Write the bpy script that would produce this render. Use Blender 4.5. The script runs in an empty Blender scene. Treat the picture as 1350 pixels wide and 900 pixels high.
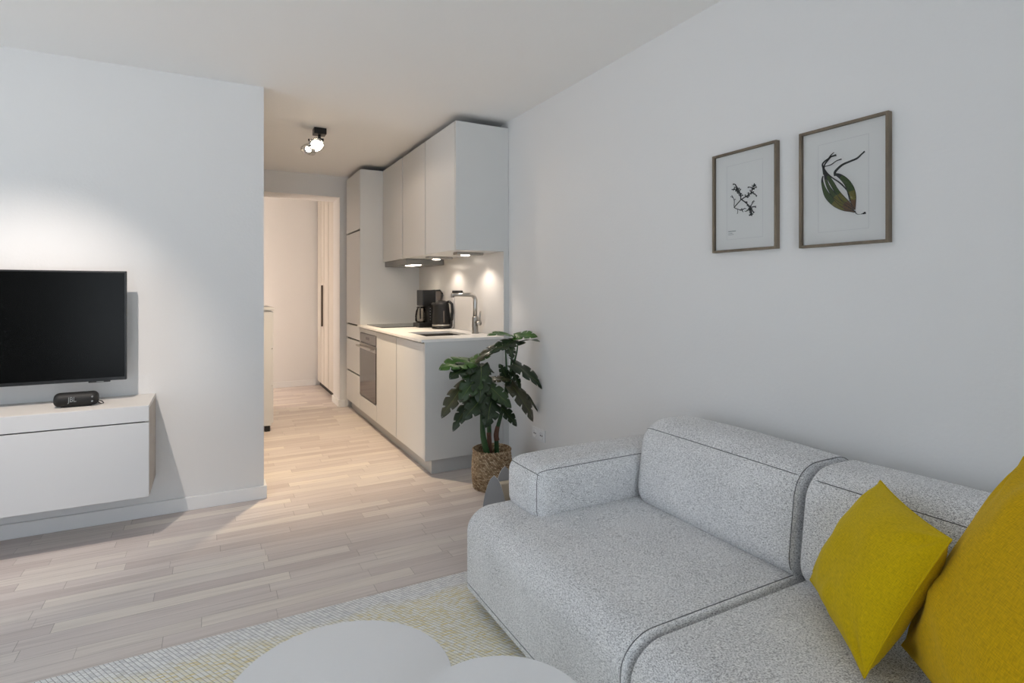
import bpy, bmesh, math, random
from mathutils import Vector, Matrix, noise

random.seed(7)
SC = bpy.context.scene
COL = SC.collection
PI = math.pi

# ------------------------------------------------------------------ camera
F, HC, HOR = 739.0, 1.23, 383.0
YAW = math.atan2(396, 739)
cam_d = bpy.data.cameras.new('camera')
cam_d.sensor_width = 36.0
cam_d.lens = F / 1350 * 36
cam_d.shift_y = -(450 - HOR) / 1350
cam_d.clip_start = 0.02
cam = bpy.data.objects.new('camera', cam_d)
COL.objects.link(cam)
cam.location = (0, 0, HC)
cam.rotation_euler = (PI / 2, 0, -YAW)
SC.camera = cam
fx, fy, rx, ry = math.sin(YAW), math.cos(YAW), math.cos(YAW), -math.sin(YAW)


def ray(px, py):
    u = (px - 675) / F
    return Vector((fx + u * rx, fy + u * ry, (HOR - py) / F))


def onX(px, py, X):
    a = ray(px, py); t = X / a.x
    return Vector((X, a.y * t, HC + a.z * t))


def onY(px, py, Y):
    a = ray(px, py); t = Y / a.y
    return Vector((a.x * t, Y, HC + a.z * t))


# ------------------------------------------------------------------ materials
def new_mat(name):
    m = bpy.data.materials.new(name)
    m.use_nodes = True
    nt = m.node_tree
    b = nt.nodes['Principled BSDF']
    return m, nt, b


def lin(c):
    return tuple(((v / 255) / 12.92 if v / 255 <= 0.04045 else ((v / 255 + 0.055) / 1.055) ** 2.4) for v in c) + (1,)


def simple(name, rgb, rough=0.5, metal=0.0, bump=0.0, bscale=200.0, spec=0.5, var=0.0, coat=0.0):
    """plain coloured surface with a little procedural tone variation and bump"""
    m, nt, b = new_mat(name)
    c = lin(rgb)
    b.inputs['Roughness'].default_value = rough
    b.inputs['Metallic'].default_value = metal
    b.inputs['Specular IOR Level'].default_value = spec
    b.inputs['Coat Weight'].default_value = coat
    tc = nt.nodes.new('ShaderNodeTexCoord')
    n = nt.nodes.new('ShaderNodeTexNoise')
    n.inputs['Scale'].default_value = bscale
    n.inputs['Detail'].default_value = 3
    nt.links.new(tc.outputs['Object'], n.inputs['Vector'])
    mx = nt.nodes.new('ShaderNodeMix'); mx.data_type = 'RGBA'
    k = max(var, 0.015)
    mx.inputs['A'].default_value = tuple(v * (1 - k) for v in c[:3]) + (1,)
    mx.inputs['B'].default_value = tuple(min(1, v * (1 + k)) for v in c[:3]) + (1,)
    nt.links.new(n.outputs['Fac'], mx.inputs['Factor'])
    nt.links.new(mx.outputs['Result'], b.inputs['Base Color'])
    if bump:
        bp = nt.nodes.new('ShaderNodeBump')
        bp.inputs['Strength'].default_value = bump
        bp.inputs['Distance'].default_value = 0.002
        nt.links.new(n.outputs['Fac'], bp.inputs['Height'])
        nt.links.new(bp.outputs['Normal'], b.inputs['Normal'])
    return m


class G:
    """tiny node-graph helper"""
    def __init__(s, nt): s.nt = nt

    def n(s, typ, **kw):
        nd = s.nt.nodes.new(typ)
        for k, v in kw.items():
            setattr(nd, k, v)
        return nd

    def put(s, sock, v):
        if isinstance(v, bpy.types.NodeSocket):
            s.nt.links.new(v, sock)
        else:
            sock.default_value = v

    def m(s, op, a, b=0.0, c=0.0):
        nd = s.n('ShaderNodeMath', operation=op)
        s.put(nd.inputs[0], a); s.put(nd.inputs[1], b); s.put(nd.inputs[2], c)
        return nd.outputs[0]

    def mix(s, f, a, b):
        nd = s.n('ShaderNodeMix', data_type='RGBA')
        s.put(nd.inputs['Factor'], f); s.put(nd.inputs['A'], a); s.put(nd.inputs['B'], b)
        return nd.outputs['Result']

    def ramp(s, f, stops):
        nd = s.n('ShaderNodeValToRGB')
        el = nd.color_ramp.elements
        while len(el) < len(stops):
            el.new(0.5)
        for e, (p, c) in zip(el, stops):
            e.position = p; e.color = c
        s.put(nd.inputs[0], f)
        return nd.outputs[0]

    def comb(s, x, y, z):
        nd = s.n('ShaderNodeCombineXYZ')
        s.put(nd.inputs[0], x); s.put(nd.inputs[1], y); s.put(nd.inputs[2], z)
        return nd.outputs[0]

    def noise(s, vec, scale, detail=2.0, rough=0.5):
        nd = s.n('ShaderNodeTexNoise')
        s.put(nd.inputs['Vector'], vec)
        nd.inputs['Scale'].default_value = scale
        nd.inputs['Detail'].default_value = detail
        nd.inputs['Roughness'].default_value = rough
        return nd.outputs['Fac']

    def white(s, vec):
        nd = s.n('ShaderNodeTexWhiteNoise', noise_dimensions='3D')
        s.put(nd.inputs['Vector'], vec)
        return nd.outputs['Value']

    def bump(s, h, strength, dist):
        nd = s.n('ShaderNodeBump')
        nd.inputs['Strength'].default_value = strength
        nd.inputs['Distance'].default_value = dist
        s.put(nd.inputs['Height'], h)
        return nd.outputs['Normal']

    def pos(s):
        g = s.n('ShaderNodeNewGeometry')
        sp = s.n('ShaderNodeSeparateXYZ')
        s.nt.links.new(g.outputs['Position'], sp.inputs[0])
        return g.outputs['Position'], sp.outputs[0], sp.outputs[1], sp.outputs[2]


def mat_floor():
    m, nt, b = new_mat('oak_parquet')
    g = G(nt)
    P, x, y, z = g.pos()
    W, L = 0.071, 0.52
    yr = g.m('DIVIDE', y, W)
    row = g.m('FLOOR', yr)
    r1 = g.white(g.comb(row, 3.1, 0.0))
    xs = g.m('DIVIDE', g.m('ADD', x, g.m('MULTIPLY', r1, 3.0)), L)
    warp = g.m('ADD', xs, g.m('MULTIPLY', g.m('SINE', g.m('MULTIPLY', xs, 2.1)), 0.28))
    idx = g.m('FLOOR', warp)
    rnd = g.white(g.comb(row, idx, 1.7))
    rnd2 = g.white(g.comb(row, idx, 9.3))
    tone = g.ramp(rnd, [(0.0, lin((205, 194, 189))), (0.3, lin((212, 202, 197))), (0.55, lin((218, 209, 204))),
                        (0.85, lin((224, 216, 209))), (1.0, lin((232, 224, 215)))])
    gv = g.comb(g.m('ADD', g.m('MULTIPLY', x, 2.2), g.m('MULTIPLY', rnd2, 40.0)), g.m('MULTIPLY', y, 60.0), rnd)
    gr = g.noise(gv, 1.0, 5.0, 0.65)
    gv2 = g.comb(g.m('ADD', g.m('MULTIPLY', x, 6.0), g.m('MULTIPLY', rnd2, 17.0)), g.m('MULTIPLY', y, 260.0), rnd)
    gr2 = g.noise(gv2, 1.0, 3.0, 0.6)
    f = g.m('ADD', g.m('MULTIPLY', gr, 0.7), g.m('MULTIPLY', gr2, 0.3))
    grain = g.ramp(f, [(0.3, (0.78, 0.76, 0.75, 1)), (0.5, (0.98, 0.97, 0.97, 1)), (0.72, (1.10, 1.10, 1.10, 1))])
    mul = g.n('ShaderNodeMix', data_type='RGBA', blend_type='MULTIPLY')
    mul.inputs['Factor'].default_value = 1.0
    nt.links.new(tone, mul.inputs['A']); nt.links.new(grain, mul.inputs['B'])
    fy_ = g.m('FRACT', yr); ex = g.m('FRACT', warp)
    ey = g.m('MINIMUM', fy_, g.m('SUBTRACT', 1.0, fy_))
    e2 = g.m('MINIMUM', ex, g.m('SUBTRACT', 1.0, ex))
    gap = g.m('MAXIMUM', g.m('LESS_THAN', ey, 0.012), g.m('LESS_THAN', e2, 0.0022))
    col = g.mix(g.m('MULTIPLY', gap, 0.45), mul.outputs['Result'], lin((92, 76, 62)))
    nt.links.new(col, b.inputs['Base Color'])
    b.inputs['Roughness'].default_value = 0.42
    b.inputs['Specular IOR Level'].default_value = 0.35
    h = g.m('SUBTRACT', g.m('MULTIPLY', f, 0.3), gap)
    nt.links.new(g.bump(h, 0.25, 0.0012), b.inputs['Normal'])
    return m


def mat_wall(name, rgb=(227, 227, 227)):
    m, nt, b = new_mat(name)
    g = G(nt)
    P, x, y, z = g.pos()
    b.inputs['Base Color'].default_value = lin(rgb)
    b.inputs['Roughness'].default_value = 0.8
    b.inputs['Specular IOR Level'].default_value = 0.2
    h = g.m('ADD', g.noise(P, 70.0, 4.0), g.m('MULTIPLY', g.noise(P, 9.0, 2.0), 1.5))
    nt.links.new(g.bump(h, 0.22, 0.003), b.inputs['Normal'])
    return m


def mat_sofa():
    m, nt, b = new_mat('melange_wool')
    g = G(nt)
    tc = g.n('ShaderNodeTexCoord')
    sp = g.n('ShaderNodeSeparateXYZ')
    nt.links.new(tc.outputs['Object'], sp.inputs[0])
    x, y, z = sp.outputs
    n1 = g.noise(tc.outputs['Object'], 520.0, 2.0, 0.6)
    n2 = g.noise(g.comb(g.m('MULTIPLY', x, 600.0), g.m('MULTIPLY', y, 160.0), g.m('MULTIPLY', z, 600.0)), 1.0, 2.0, 0.6)
    n3 = g.noise(g.comb(g.m('MULTIPLY', x, 160.0), g.m('MULTIPLY', y, 600.0), g.m('MULTIPLY', z, 600.0)), 1.0, 2.0, 0.6)
    n4 = g.noise(tc.outputs['Object'], 5.0, 2.0)
    f = g.m('ADD', g.m('MULTIPLY', n1, 0.24), g.m('ADD', g.m('MULTIPLY', n2, 0.38), g.m('MULTIPLY', n3, 0.38)))
    f = g.m('ADD', f, g.m('MULTIPLY', g.m('SUBTRACT', n4, 0.5), 0.05))
    col = g.ramp(f, [(0.39, lin((98, 99, 102))), (0.47, lin((202, 202, 204))), (0.53, lin((240, 240, 241))), (0.60, lin((255, 255, 255)))])
    nt.links.new(col, b.inputs['Base Color'])
    b.inputs['Roughness'].default_value = 0.95
    b.inputs['Specular IOR Level'].default_value = 0.15
    b.inputs['Sheen Weight'].default_value = 0.15
    nt.links.new(g.bump(f, 0.3, 0.002), b.inputs['Normal'])
    return m


def mat_cushion(name, rgb):
    m, nt, b = new_mat(name)
    g = G(nt)
    tc = g.n('ShaderNodeTexCoord')
    sp = g.n('ShaderNodeSeparateXYZ')
    nt.links.new(tc.outputs['UV'], sp.inputs[0])
    u, v = sp.outputs[0], sp.outputs[1]
    w1 = g.noise(g.comb(g.m('MULTIPLY', u, 40.0), g.m('MULTIPLY', v, 300.0), 0.0), 1.0, 2.0)
    w2 = g.noise(g.comb(g.m('MULTIPLY', u, 300.0), g.m('MULTIPLY', v, 40.0), 4.0), 1.0, 2.0)
    f = g.m('ADD', g.m('MULTIPLY', w1, 0.5), g.m('MULTIPLY', w2, 0.5))
    c = lin(rgb)
    col = g.ramp(f, [(0.3, tuple(q * 0.72 for q in c[:3]) + (1,)), (0.5, c), (0.7, tuple(min(1, q * 1.25) for q in c[:3]) + (1,))])
    nt.links.new(col, b.inputs['Base Color'])
    b.inputs['Roughness'].default_value = 0.85
    b.inputs['Specular IOR Level'].default_value = 0.2
    b.inputs['Sheen Weight'].default_value = 0.2
    b.inputs['Sheen Tint'].default_value = (1.0, 0.9, 0.3, 1)
    nt.links.new(g.bump(f, 0.35, 0.002), b.inputs['Normal'])
    return m


def mat_rug():
    m, nt, b = new_mat('flatweave_wool')
    g = G(nt)
    P, x, y, z = g.pos()
    RH, SL = 0.0078, 0.0135
    yr = g.m('DIVIDE', y, RH)
    row = g.m('FLOOR', yr)
    fy_ = g.m('FRACT', yr)
    # each stitch leans like a twisted yarn, rows step sideways
    xs = g.m('DIVIDE', g.m('ADD', x, g.m('ADD', g.m('MULTIPLY', row, SL * 0.31), g.m('MULTIPLY', fy_, SL * 0.42))), SL)
    idx = g.m('FLOOR', xs)
    fx_ = g.m('FRACT', xs)
    ax = g.m('ABSOLUTE', g.m('SUBTRACT', fx_, 0.5))
    ay = g.m('ABSOLUTE', g.m('SUBTRACT', fy_, 0.5))
    prof = g.m('SUBTRACT', 1.0, g.m('MAXIMUM', g.m('POWER', g.m('MULTIPLY', ax, 2.0), 3.0), g.m('POWER', g.m('MULTIPLY', ay, 2.0), 3.0)))
    rnd = g.white(g.comb(row, idx, 0.4))
    # the border bands are undyed, the field carries ochre yarn
    dy = g.m('SUBTRACT', 2.245, y)
    dx = g.m('ADD', x, 0.5)
    edge = g.m('MINIMUM', dy, dx)
    wob = g.m('MULTIPLY', g.m('SUBTRACT', g.noise(P, 6.0, 2.0), 0.5), 0.12)
    fld = g.n('ShaderNodeMapRange')
    g.put(fld.inputs['Value'], g.m('ADD', edge, wob))
    fld.inputs['From Min'].default_value = 0.08; fld.inputs['From Max'].default_value = 0.15
    odd = g.m('MODULO', g.m('ABSOLUTE', row), 2.0)
    pale = g.ramp(rnd, [(0.0, lin((226, 226, 228))), (0.5, lin((248, 248, 248))), (1.0, lin((255, 255, 254)))])
    ochre = g.ramp(rnd, [(0.0, lin((244, 230, 176))), (0.3, lin((250, 243, 214))), (1.0, lin((255, 254, 248)))])
    och2 = g.mix(odd, ochre, pale)
    yarn = g.mix(fld.outputs[0], pale, g.mix(0.6, och2, ochre))
    col = g.mix(g.ramp(prof, [(0.08, (0, 0, 0, 1)), (0.36, (1, 1, 1, 1))]), lin((70, 68, 66)), yarn)
    nt.links.new(col, b.inputs['Base Color'])
    b.inputs['Roughness'].default_value = 0.95
    b.inputs['Specular IOR Level'].default_value = 0.1
    nt.links.new(g.bump(prof, 0.45, 0.002), b.inputs['Normal'])
    return m


def mat_wood(name, rgb, sx=3.0, sy=3.0, sz=60.0, rough=0.5, con=0.25):
    m, nt, b = new_mat(name)
    g = G(nt)
    P, x, y, z = g.pos()
    n = g.noise(g.comb(g.m('MULTIPLY', x, sx), g.m('MULTIPLY', y, sy), g.m('MULTIPLY', z, sz)), 1.0, 4.0, 0.6)
    c = lin(rgb)
    col = g.ramp(n, [(0.3, tuple(q * (1 - con) for q in c[:3]) + (1,)), (0.55, c), (0.75, tuple(min(1, q * (1 + con * .6)) for q in c[:3]) + (1,))])
    nt.links.new(col, b.inputs['Base Color'])
    b.inputs['Roughness'].default_value = rough
    nt.links.new(g.bump(n, 0.1, 0.001), b.inputs['Normal'])
    return m


def mat_glass(name, refl=0.08, tint=(1, 1, 1, 1), rough=0.0):
    """thin clear pane: mostly see-through with a Fresnel reflection"""
    m = bpy.data.materials.new(name); m.use_nodes = True
    nt = m.node_tree
    for n in list(nt.nodes):
        if n.type != 'OUTPUT_MATERIAL':
            nt.nodes.remove(n)
    out = [n for n in nt.nodes if n.type == 'OUTPUT_MATERIAL'][0]
    t = nt.nodes.new('ShaderNodeBsdfTransparent'); t.inputs[0].default_value = tint
    gl = nt.nodes.new('ShaderNodeBsdfGlossy'); gl.inputs['Roughness'].default_value = rough
    fr = nt.nodes.new('ShaderNodeFresnel'); fr.inputs['IOR'].default_value = 1.45
    mx = nt.nodes.new('ShaderNodeMixShader')
    nt.links.new(fr.outputs[0], mx.inputs[0])
    nt.links.new(t.outputs[0], mx.inputs[1]); nt.links.new(gl.outputs[0], mx.inputs[2])
    nt.links.new(mx.outputs[0], out.inputs[0])
    return m


def mat_emit(name, rgb, strength):
    m, nt, b = new_mat(name)
    b.inputs['Base Color'].default_value = lin(rgb)
    b.inputs['Emission Color'].default_value = lin(rgb)
    b.inputs['Emission Strength'].default_value = strength
    return m


def mat_leaf(name, c1, c2, rough=0.35):
    m, nt, b = new_mat(name)
    g = G(nt)
    tc = g.n('ShaderNodeTexCoord')
    sp = g.n('ShaderNodeSeparateXYZ')
    nt.links.new(tc.outputs['UV'], sp.inputs[0])
    u, v = sp.outputs[0], sp.outputs[1]
    vein = g.m('ABSOLUTE', g.m('SINE', g.m('MULTIPLY', g.m('SUBTRACT', u, g.m('MULTIPLY', g.m('ABSOLUTE', v), 0.35)), 28.0)))
    n = g.noise(tc.outputs['UV'], 9.0, 3.0)
    f = g.m('ADD', g.m('MULTIPLY', n, 0.8), g.m('MULTIPLY', g.m('LESS_THAN', vein, 0.12), 0.25))
    rib = g.m('LESS_THAN', g.m('ABSOLUTE', v), 0.03)
    col = g.mix(f, lin(c1), lin(c2))
    col = g.mix(g.m('MULTIPLY', rib, 0.5), col, lin((120, 140, 70)))
    nt.links.new(col, b.inputs['Base Color'])
    b.inputs['Roughness'].default_value = rough
    b.inputs['Specular IOR Level'].default_value = 0.5
    nt.links.new(g.bump(vein, 0.15, 0.002), b.inputs['Normal'])
    return m


def mat_basket():
    m, nt, b = new_mat('seagrass')
    g = G(nt)
    P, x, y, z = g.pos()
    ang = g.m('ARCTAN2', g.m('SUBTRACT', y, 3.16), g.m('SUBTRACT', x, 1.55))
    zr = g.m('DIVIDE', z, 0.0093)
    row = g.m('FLOOR', zr); fz = g.m('FRACT', zr)
    us = g.m('ADD', g.m('MULTIPLY', ang, 9.0), g.m('ADD', g.m('MULTIPLY', row, 0.5), g.m('MULTIPLY', fz, 0.45)))
    fu = g.m('FRACT', us)
    au = g.m('ABSOLUTE', g.m('SUBTRACT', fu, 0.5)); az = g.m('ABSOLUTE', g.m('SUBTRACT', fz, 0.5))
    prof = g.m('SUBTRACT', 1.0, g.m('MAXIMUM', g.m('POWER', g.m('MULTIPLY', au, 2.0), 4.0), g.m('POWER', g.m('MULTIPLY', az, 2.0), 3.0)))
    rnd = g.white(g.comb(row, g.m('FLOOR', us), 2.0))
    straw = g.ramp(g.m('ADD', g.m('MULTIPLY', rnd, 0.6), g.m('MULTIPLY', g.noise(P, 160.0, 3.0), 0.4)), [(0.15, lin((128, 98, 70))), (0.5, lin((186, 158, 124))), (0.85, lin((220, 198, 166)))])
    col = g.mix(g.ramp(prof, [(0.08, (0, 0, 0, 1)), (0.55, (1, 1, 1, 1))]), lin((58, 42, 30)), straw)
    nt.links.new(col, b.inputs['Base Color'])
    b.inputs['Roughness'].default_value = 0.85
    nt.links.new(g.bump(prof, 0.9, 0.004), b.inputs['Normal'])
    return m


M = {}
M['floor'] = mat_floor()
M['wall'] = mat_wall('wall_paint')
M['ceiling'] = mat_wall('ceiling_paint', (243, 243, 242))
M['trim'] = simple('white_trim', (232, 233, 234), 0.45)
M['sofa'] = mat_sofa()
M['seam'] = simple('seam_thread', (104, 105, 108), 0.9)
M['mustard'] = mat_cushion('mustard_linen', (206, 176, 0))
M['mustard2'] = mat_cushion('deep_mustard_linen', (208, 168, 0))
M['rug'] = mat_rug()
M['table'] = simple('pale_grey_laminate', (238, 239, 241), 0.5)
M['front'] = simple('greige_lacquer', (217, 218, 218), 0.42, bump=0.03, bscale=400)
M['panel'] = simple('grey_panel', (211, 212, 211), 0.5)
M['carcass'] = simple('carcass_shade', (58, 54, 50), 0.6)  # darkened colour stands in for shade behind the door gaps
M['dark_gap'] = simple('gap_shade_dark', (22, 20, 19), 0.6)  # near black that paints the shade inside gaps
M['plinth'] = simple('plinth_grey', (192, 192, 191), 0.5)
M['worktop'] = simple('white_worktop', (240, 239, 236), 0.3, var=0.02, bscale=60)
M['splash'] = simple('backsplash_panel', (212, 210, 207), 0.22)
M['steel'] = simple('brushed_steel', (170, 167, 162), 0.28, 1.0, bump=0.03, bscale=300)
M['sinksteel'] = simple('dark_sink_steel', (120, 114, 108), 0.35, 1.0)
M['chrome'] = simple('chrome', (215, 215, 215), 0.08, 1.0)
M['black'] = simple('black_plastic', (9, 9, 10), 0.35)
M['blackmat'] = simple('matt_black', (11, 11, 12), 0.6, bump=0.1, bscale=500)
M['blackglass'] = simple('black_glass', (12, 12, 13), 0.06, spec=0.6)
M['hobglass'] = simple('hob_glass', (26, 24, 23), 0.12)
M['ovenglass'] = simple('oven_glass', (40, 34, 30), 0.08, spec=0.4)
M['screen'] = simple('tv_screen', (6, 7, 7), 0.22, spec=0.12)
M['hood'] = simple('hood_grey', (122, 122, 121), 0.4)
M['console'] = simple('white_console', (205, 206, 208), 0.45)
M['consoleend'] = mat_wood('greige_wood', (186, 178, 169), 60, 60, 2.0, 0.5, 0.15)
M['consoletop'] = simple('console_top', (216, 212, 207), 0.45)
M['oakframe'] = mat_wood('smoked_oak', (116, 103, 86), 30, 30, 6, 0.5, 0.3)
M['paper'] = simple('print_paper', (250, 250, 248), 0.8)
M['deboss'] = simple('paper_deboss', (230, 230, 230), 0.8)
M['ink'] = simple('print_ink', (28, 33, 33), 0.8)
M['inkgreen'] = simple('print_green', (62, 84, 36), 0.8, var=0.35, bscale=120)
M['inkolive'] = simple('print_olive', (118, 112, 44), 0.8, var=0.3, bscale=120)
M['inkbrown'] = simple('print_brown', (112, 82, 50), 0.8, var=0.4, bscale=200)
M['caption'] = simple('print_caption', (120, 130, 130), 0.8)
M['picglass'] = mat_glass('picture_glass')
M['pane'] = mat_glass('window_glass')
M['clear'] = mat_glass('jug_glass', tint=(0.86, 0.84, 0.8, 1))
M['tank'] = simple('smoked_tank', (92, 82, 74), 0.15)
M['basket'] = mat_basket()
M['soil'] = simple('dark_soil', (34, 27, 22), 0.95, bump=0.6, bscale=90, var=0.4)
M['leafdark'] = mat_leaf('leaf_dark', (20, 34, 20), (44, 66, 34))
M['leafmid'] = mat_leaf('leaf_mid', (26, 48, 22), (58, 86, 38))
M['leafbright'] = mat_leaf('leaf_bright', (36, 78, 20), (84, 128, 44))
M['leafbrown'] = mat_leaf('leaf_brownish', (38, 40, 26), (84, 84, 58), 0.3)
M['stem'] = simple('plant_stem', (40, 74, 36), 0.5, var=0.3, bscale=40)
M['sheath'] = simple('brown_sheath', (104, 72, 56), 0.7, var=0.3, bscale=60)
M['white'] = simple('white_plastic', (232, 233, 235), 0.4)
M['hole'] = simple('socket_hole', (40, 42, 46), 0.6)
M['felt'] = simple('grey_felt', (158, 158, 160), 0.95, bump=0.2, bscale=250)
M['beige'] = simple('beige_card', (196, 184, 164), 0.8)
M['bulb'] = mat_emit('lamp_bulb', (255, 240, 214), 40)
M['led'] = mat_emit('led_lens', (255, 240, 222), 12)
M['globe'] = mat_emit('lamp_globe', (255, 226, 190), 6)
M['closet'] = simple('closet_greige', (206, 202, 195), 0.5)
M['closetgap'] = simple('closet_groove_shade', (120, 110, 100), 0.6)  # mid tone painted as shade in the grooves between closet doors
M['bronze'] = simple('dark_handle', (96, 84, 74), 0.35, 0.8)
M['logo'] = simple('logo_grey', (128, 132, 134), 0.5)
M['mirror'] = simple('mirror_glass', (240, 240, 240), 0.02, 1.0)


# ------------------------------------------------------------------ object helpers
def mesh_obj(name, bm, mat, parent=None, smooth=False, recalc=True):
    """link a bmesh (world coordinates) as one object whose origin is its own centre"""
    if recalc:
        bmesh.ops.recalc_face_normals(bm, faces=bm.faces)
    vs = [v.co for v in bm.verts]
    c = Vector([(min(v[i] for v in vs) + max(v[i] for v in vs)) / 2 for i in range(3)])
    bmesh.ops.translate(bm, verts=bm.verts, vec=-c)
    me = bpy.data.meshes.new(name)
    bm.to_mesh(me); bm.free()
    for mm in (mat if isinstance(mat, (list, tuple)) else [mat]):
        me.materials.append(mm)
    if smooth:
        me.polygons.foreach_set('use_smooth', [True] * len(me.polygons))
    o = bpy.data.objects.new(name, me)
    COL.objects.link(o)
    if parent is not None:
        o.parent = parent
        o.location = c - WL[parent.name]
    else:
        o.location = c
    WL[o.name] = c.copy()
    return o


WL = {}


def thing(name, label, cat, loc, group=None):
    o = bpy.data.objects.new(name, None)
    COL.objects.link(o)
    o.empty_display_size = 0.1
    o.location = loc
    WL[o.name] = Vector(loc)
    tag(o, label, cat, group)
    return o


def tag(o, label, cat, group=None):
    o['label'] = label; o['category'] = cat
    if group: o['group'] = group
    return o


def struct(o):
    o['kind'] = 'structure'
    return o


def add_box(bm, x0, x1, y0, y1, z0, z1, bev=0.0, seg=2):
    r = bmesh.ops.create_cube(bm, size=1.0)
    vs = r['verts']
    bmesh.ops.scale(bm, vec=(x1 - x0, y1 - y0, z1 - z0), verts=vs)
    bmesh.ops.translate(bm, vec=((x0 + x1) / 2, (y0 + y1) / 2, (z0 + z1) / 2), verts=vs)
    if bev:
        es = list({e for v in vs for e in v.link_edges})
        bmesh.ops.bevel(bm, geom=es, offset=bev, segments=seg, affect='EDGES', profile=0.5)
    return bm


def box(name, x0, x1, y0, y1, z0, z1, mat, parent=None, bev=0.0015, seg=2):
    bm = bmesh.new()
    add_box(bm, x0, x1, y0, y1, z0, z1, bev, seg)
    return mesh_obj(name, bm, mat, parent)


def add_tube(bm, pts, rad, n=10, caps=True):
    pts = [Vector(p) for p in pts]
    rads = rad if isinstance(rad, (list, tuple)) else [rad] * len(pts)
    rings = []
    up = None
    for i, p in enumerate(pts):
        t = (pts[min(i + 1, len(pts) - 1)] - pts[max(i - 1, 0)])
        if t.length < 1e-9: t = Vector((0, 0, 1))
        t.normalize()
        if up is None:
            up = Vector((0, 0, 1)) if abs(t.z) < 0.9 else Vector((1, 0, 0))
        a = t.cross(up)
        if a.length < 1e-6:
            a = t.cross(Vector((0, 1, 0)))
        a.normalize()
        b = a.cross(t).normalized()
        up = b
        rings.append([bm.verts.new(p + (a * math.cos(2 * PI * k / n) + b * math.sin(2 * PI * k / n)) * rads[i]) for k in range(n)])
    for r0, r1 in zip(rings, rings[1:]):
        for k in range(n):
            bm.faces.new((r0[k], r0[(k + 1) % n], r1[(k + 1) % n], r1[k]))
    if caps:
        bm.faces.new(rings[0][::-1]); bm.faces.new(rings[-1])
    return bm


def tube(name, pts, rad, mat, parent=None, n=10):
    return mesh_obj(name, add_tube(bmesh.new(), pts, rad, n), mat, parent, True)


def add_lathe(bm, prof, cx, cy, n=32, wob=None):
    """profile of (radius, z)"""
    rings = []
    for i, (r, z) in enumerate(prof):
        if r < 1e-5:
            rings.append([bm.verts.new((cx, cy, z))])
        else:
            rings.append([bm.verts.new((cx + r * math.cos(2 * PI * k / n), cy + r * math.sin(2 * PI * k / n), z)) for k in range(n)])
    for a, b in zip(rings, rings[1:]):
        for k in range(n):
            k2 = (k + 1) % n
            if len(a) == 1 and len(b) == 1: continue
            if len(a) == 1: bm.faces.new((a[0], b[k2], b[k]))
            elif len(b) == 1: bm.faces.new((a[k], a[k2], b[0]))
            else: bm.faces.new((a[k], a[k2], b[k2], b[k]))
    return bm


def lathe(name, prof, cx, cy, mat, parent=None, n=32, smooth=True):
    return mesh_obj(name, add_lathe(bmesh.new(), prof, cx, cy, n), mat, parent, smooth)


def autosmooth(o, ang=35):
    """flat faces stay flat, round ones shade smooth"""
    me = o.data
    me.polygons.foreach_set('use_smooth', [True] * len(me.polygons))
    bm = bmesh.new(); bm.from_mesh(me)
    for e in bm.edges:
        if len(e.link_faces) == 2 and e.calc_face_angle(0) > math.radians(ang):
            e.smooth = False
    bm.to_mesh(me); bm.free()
    return o


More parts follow.
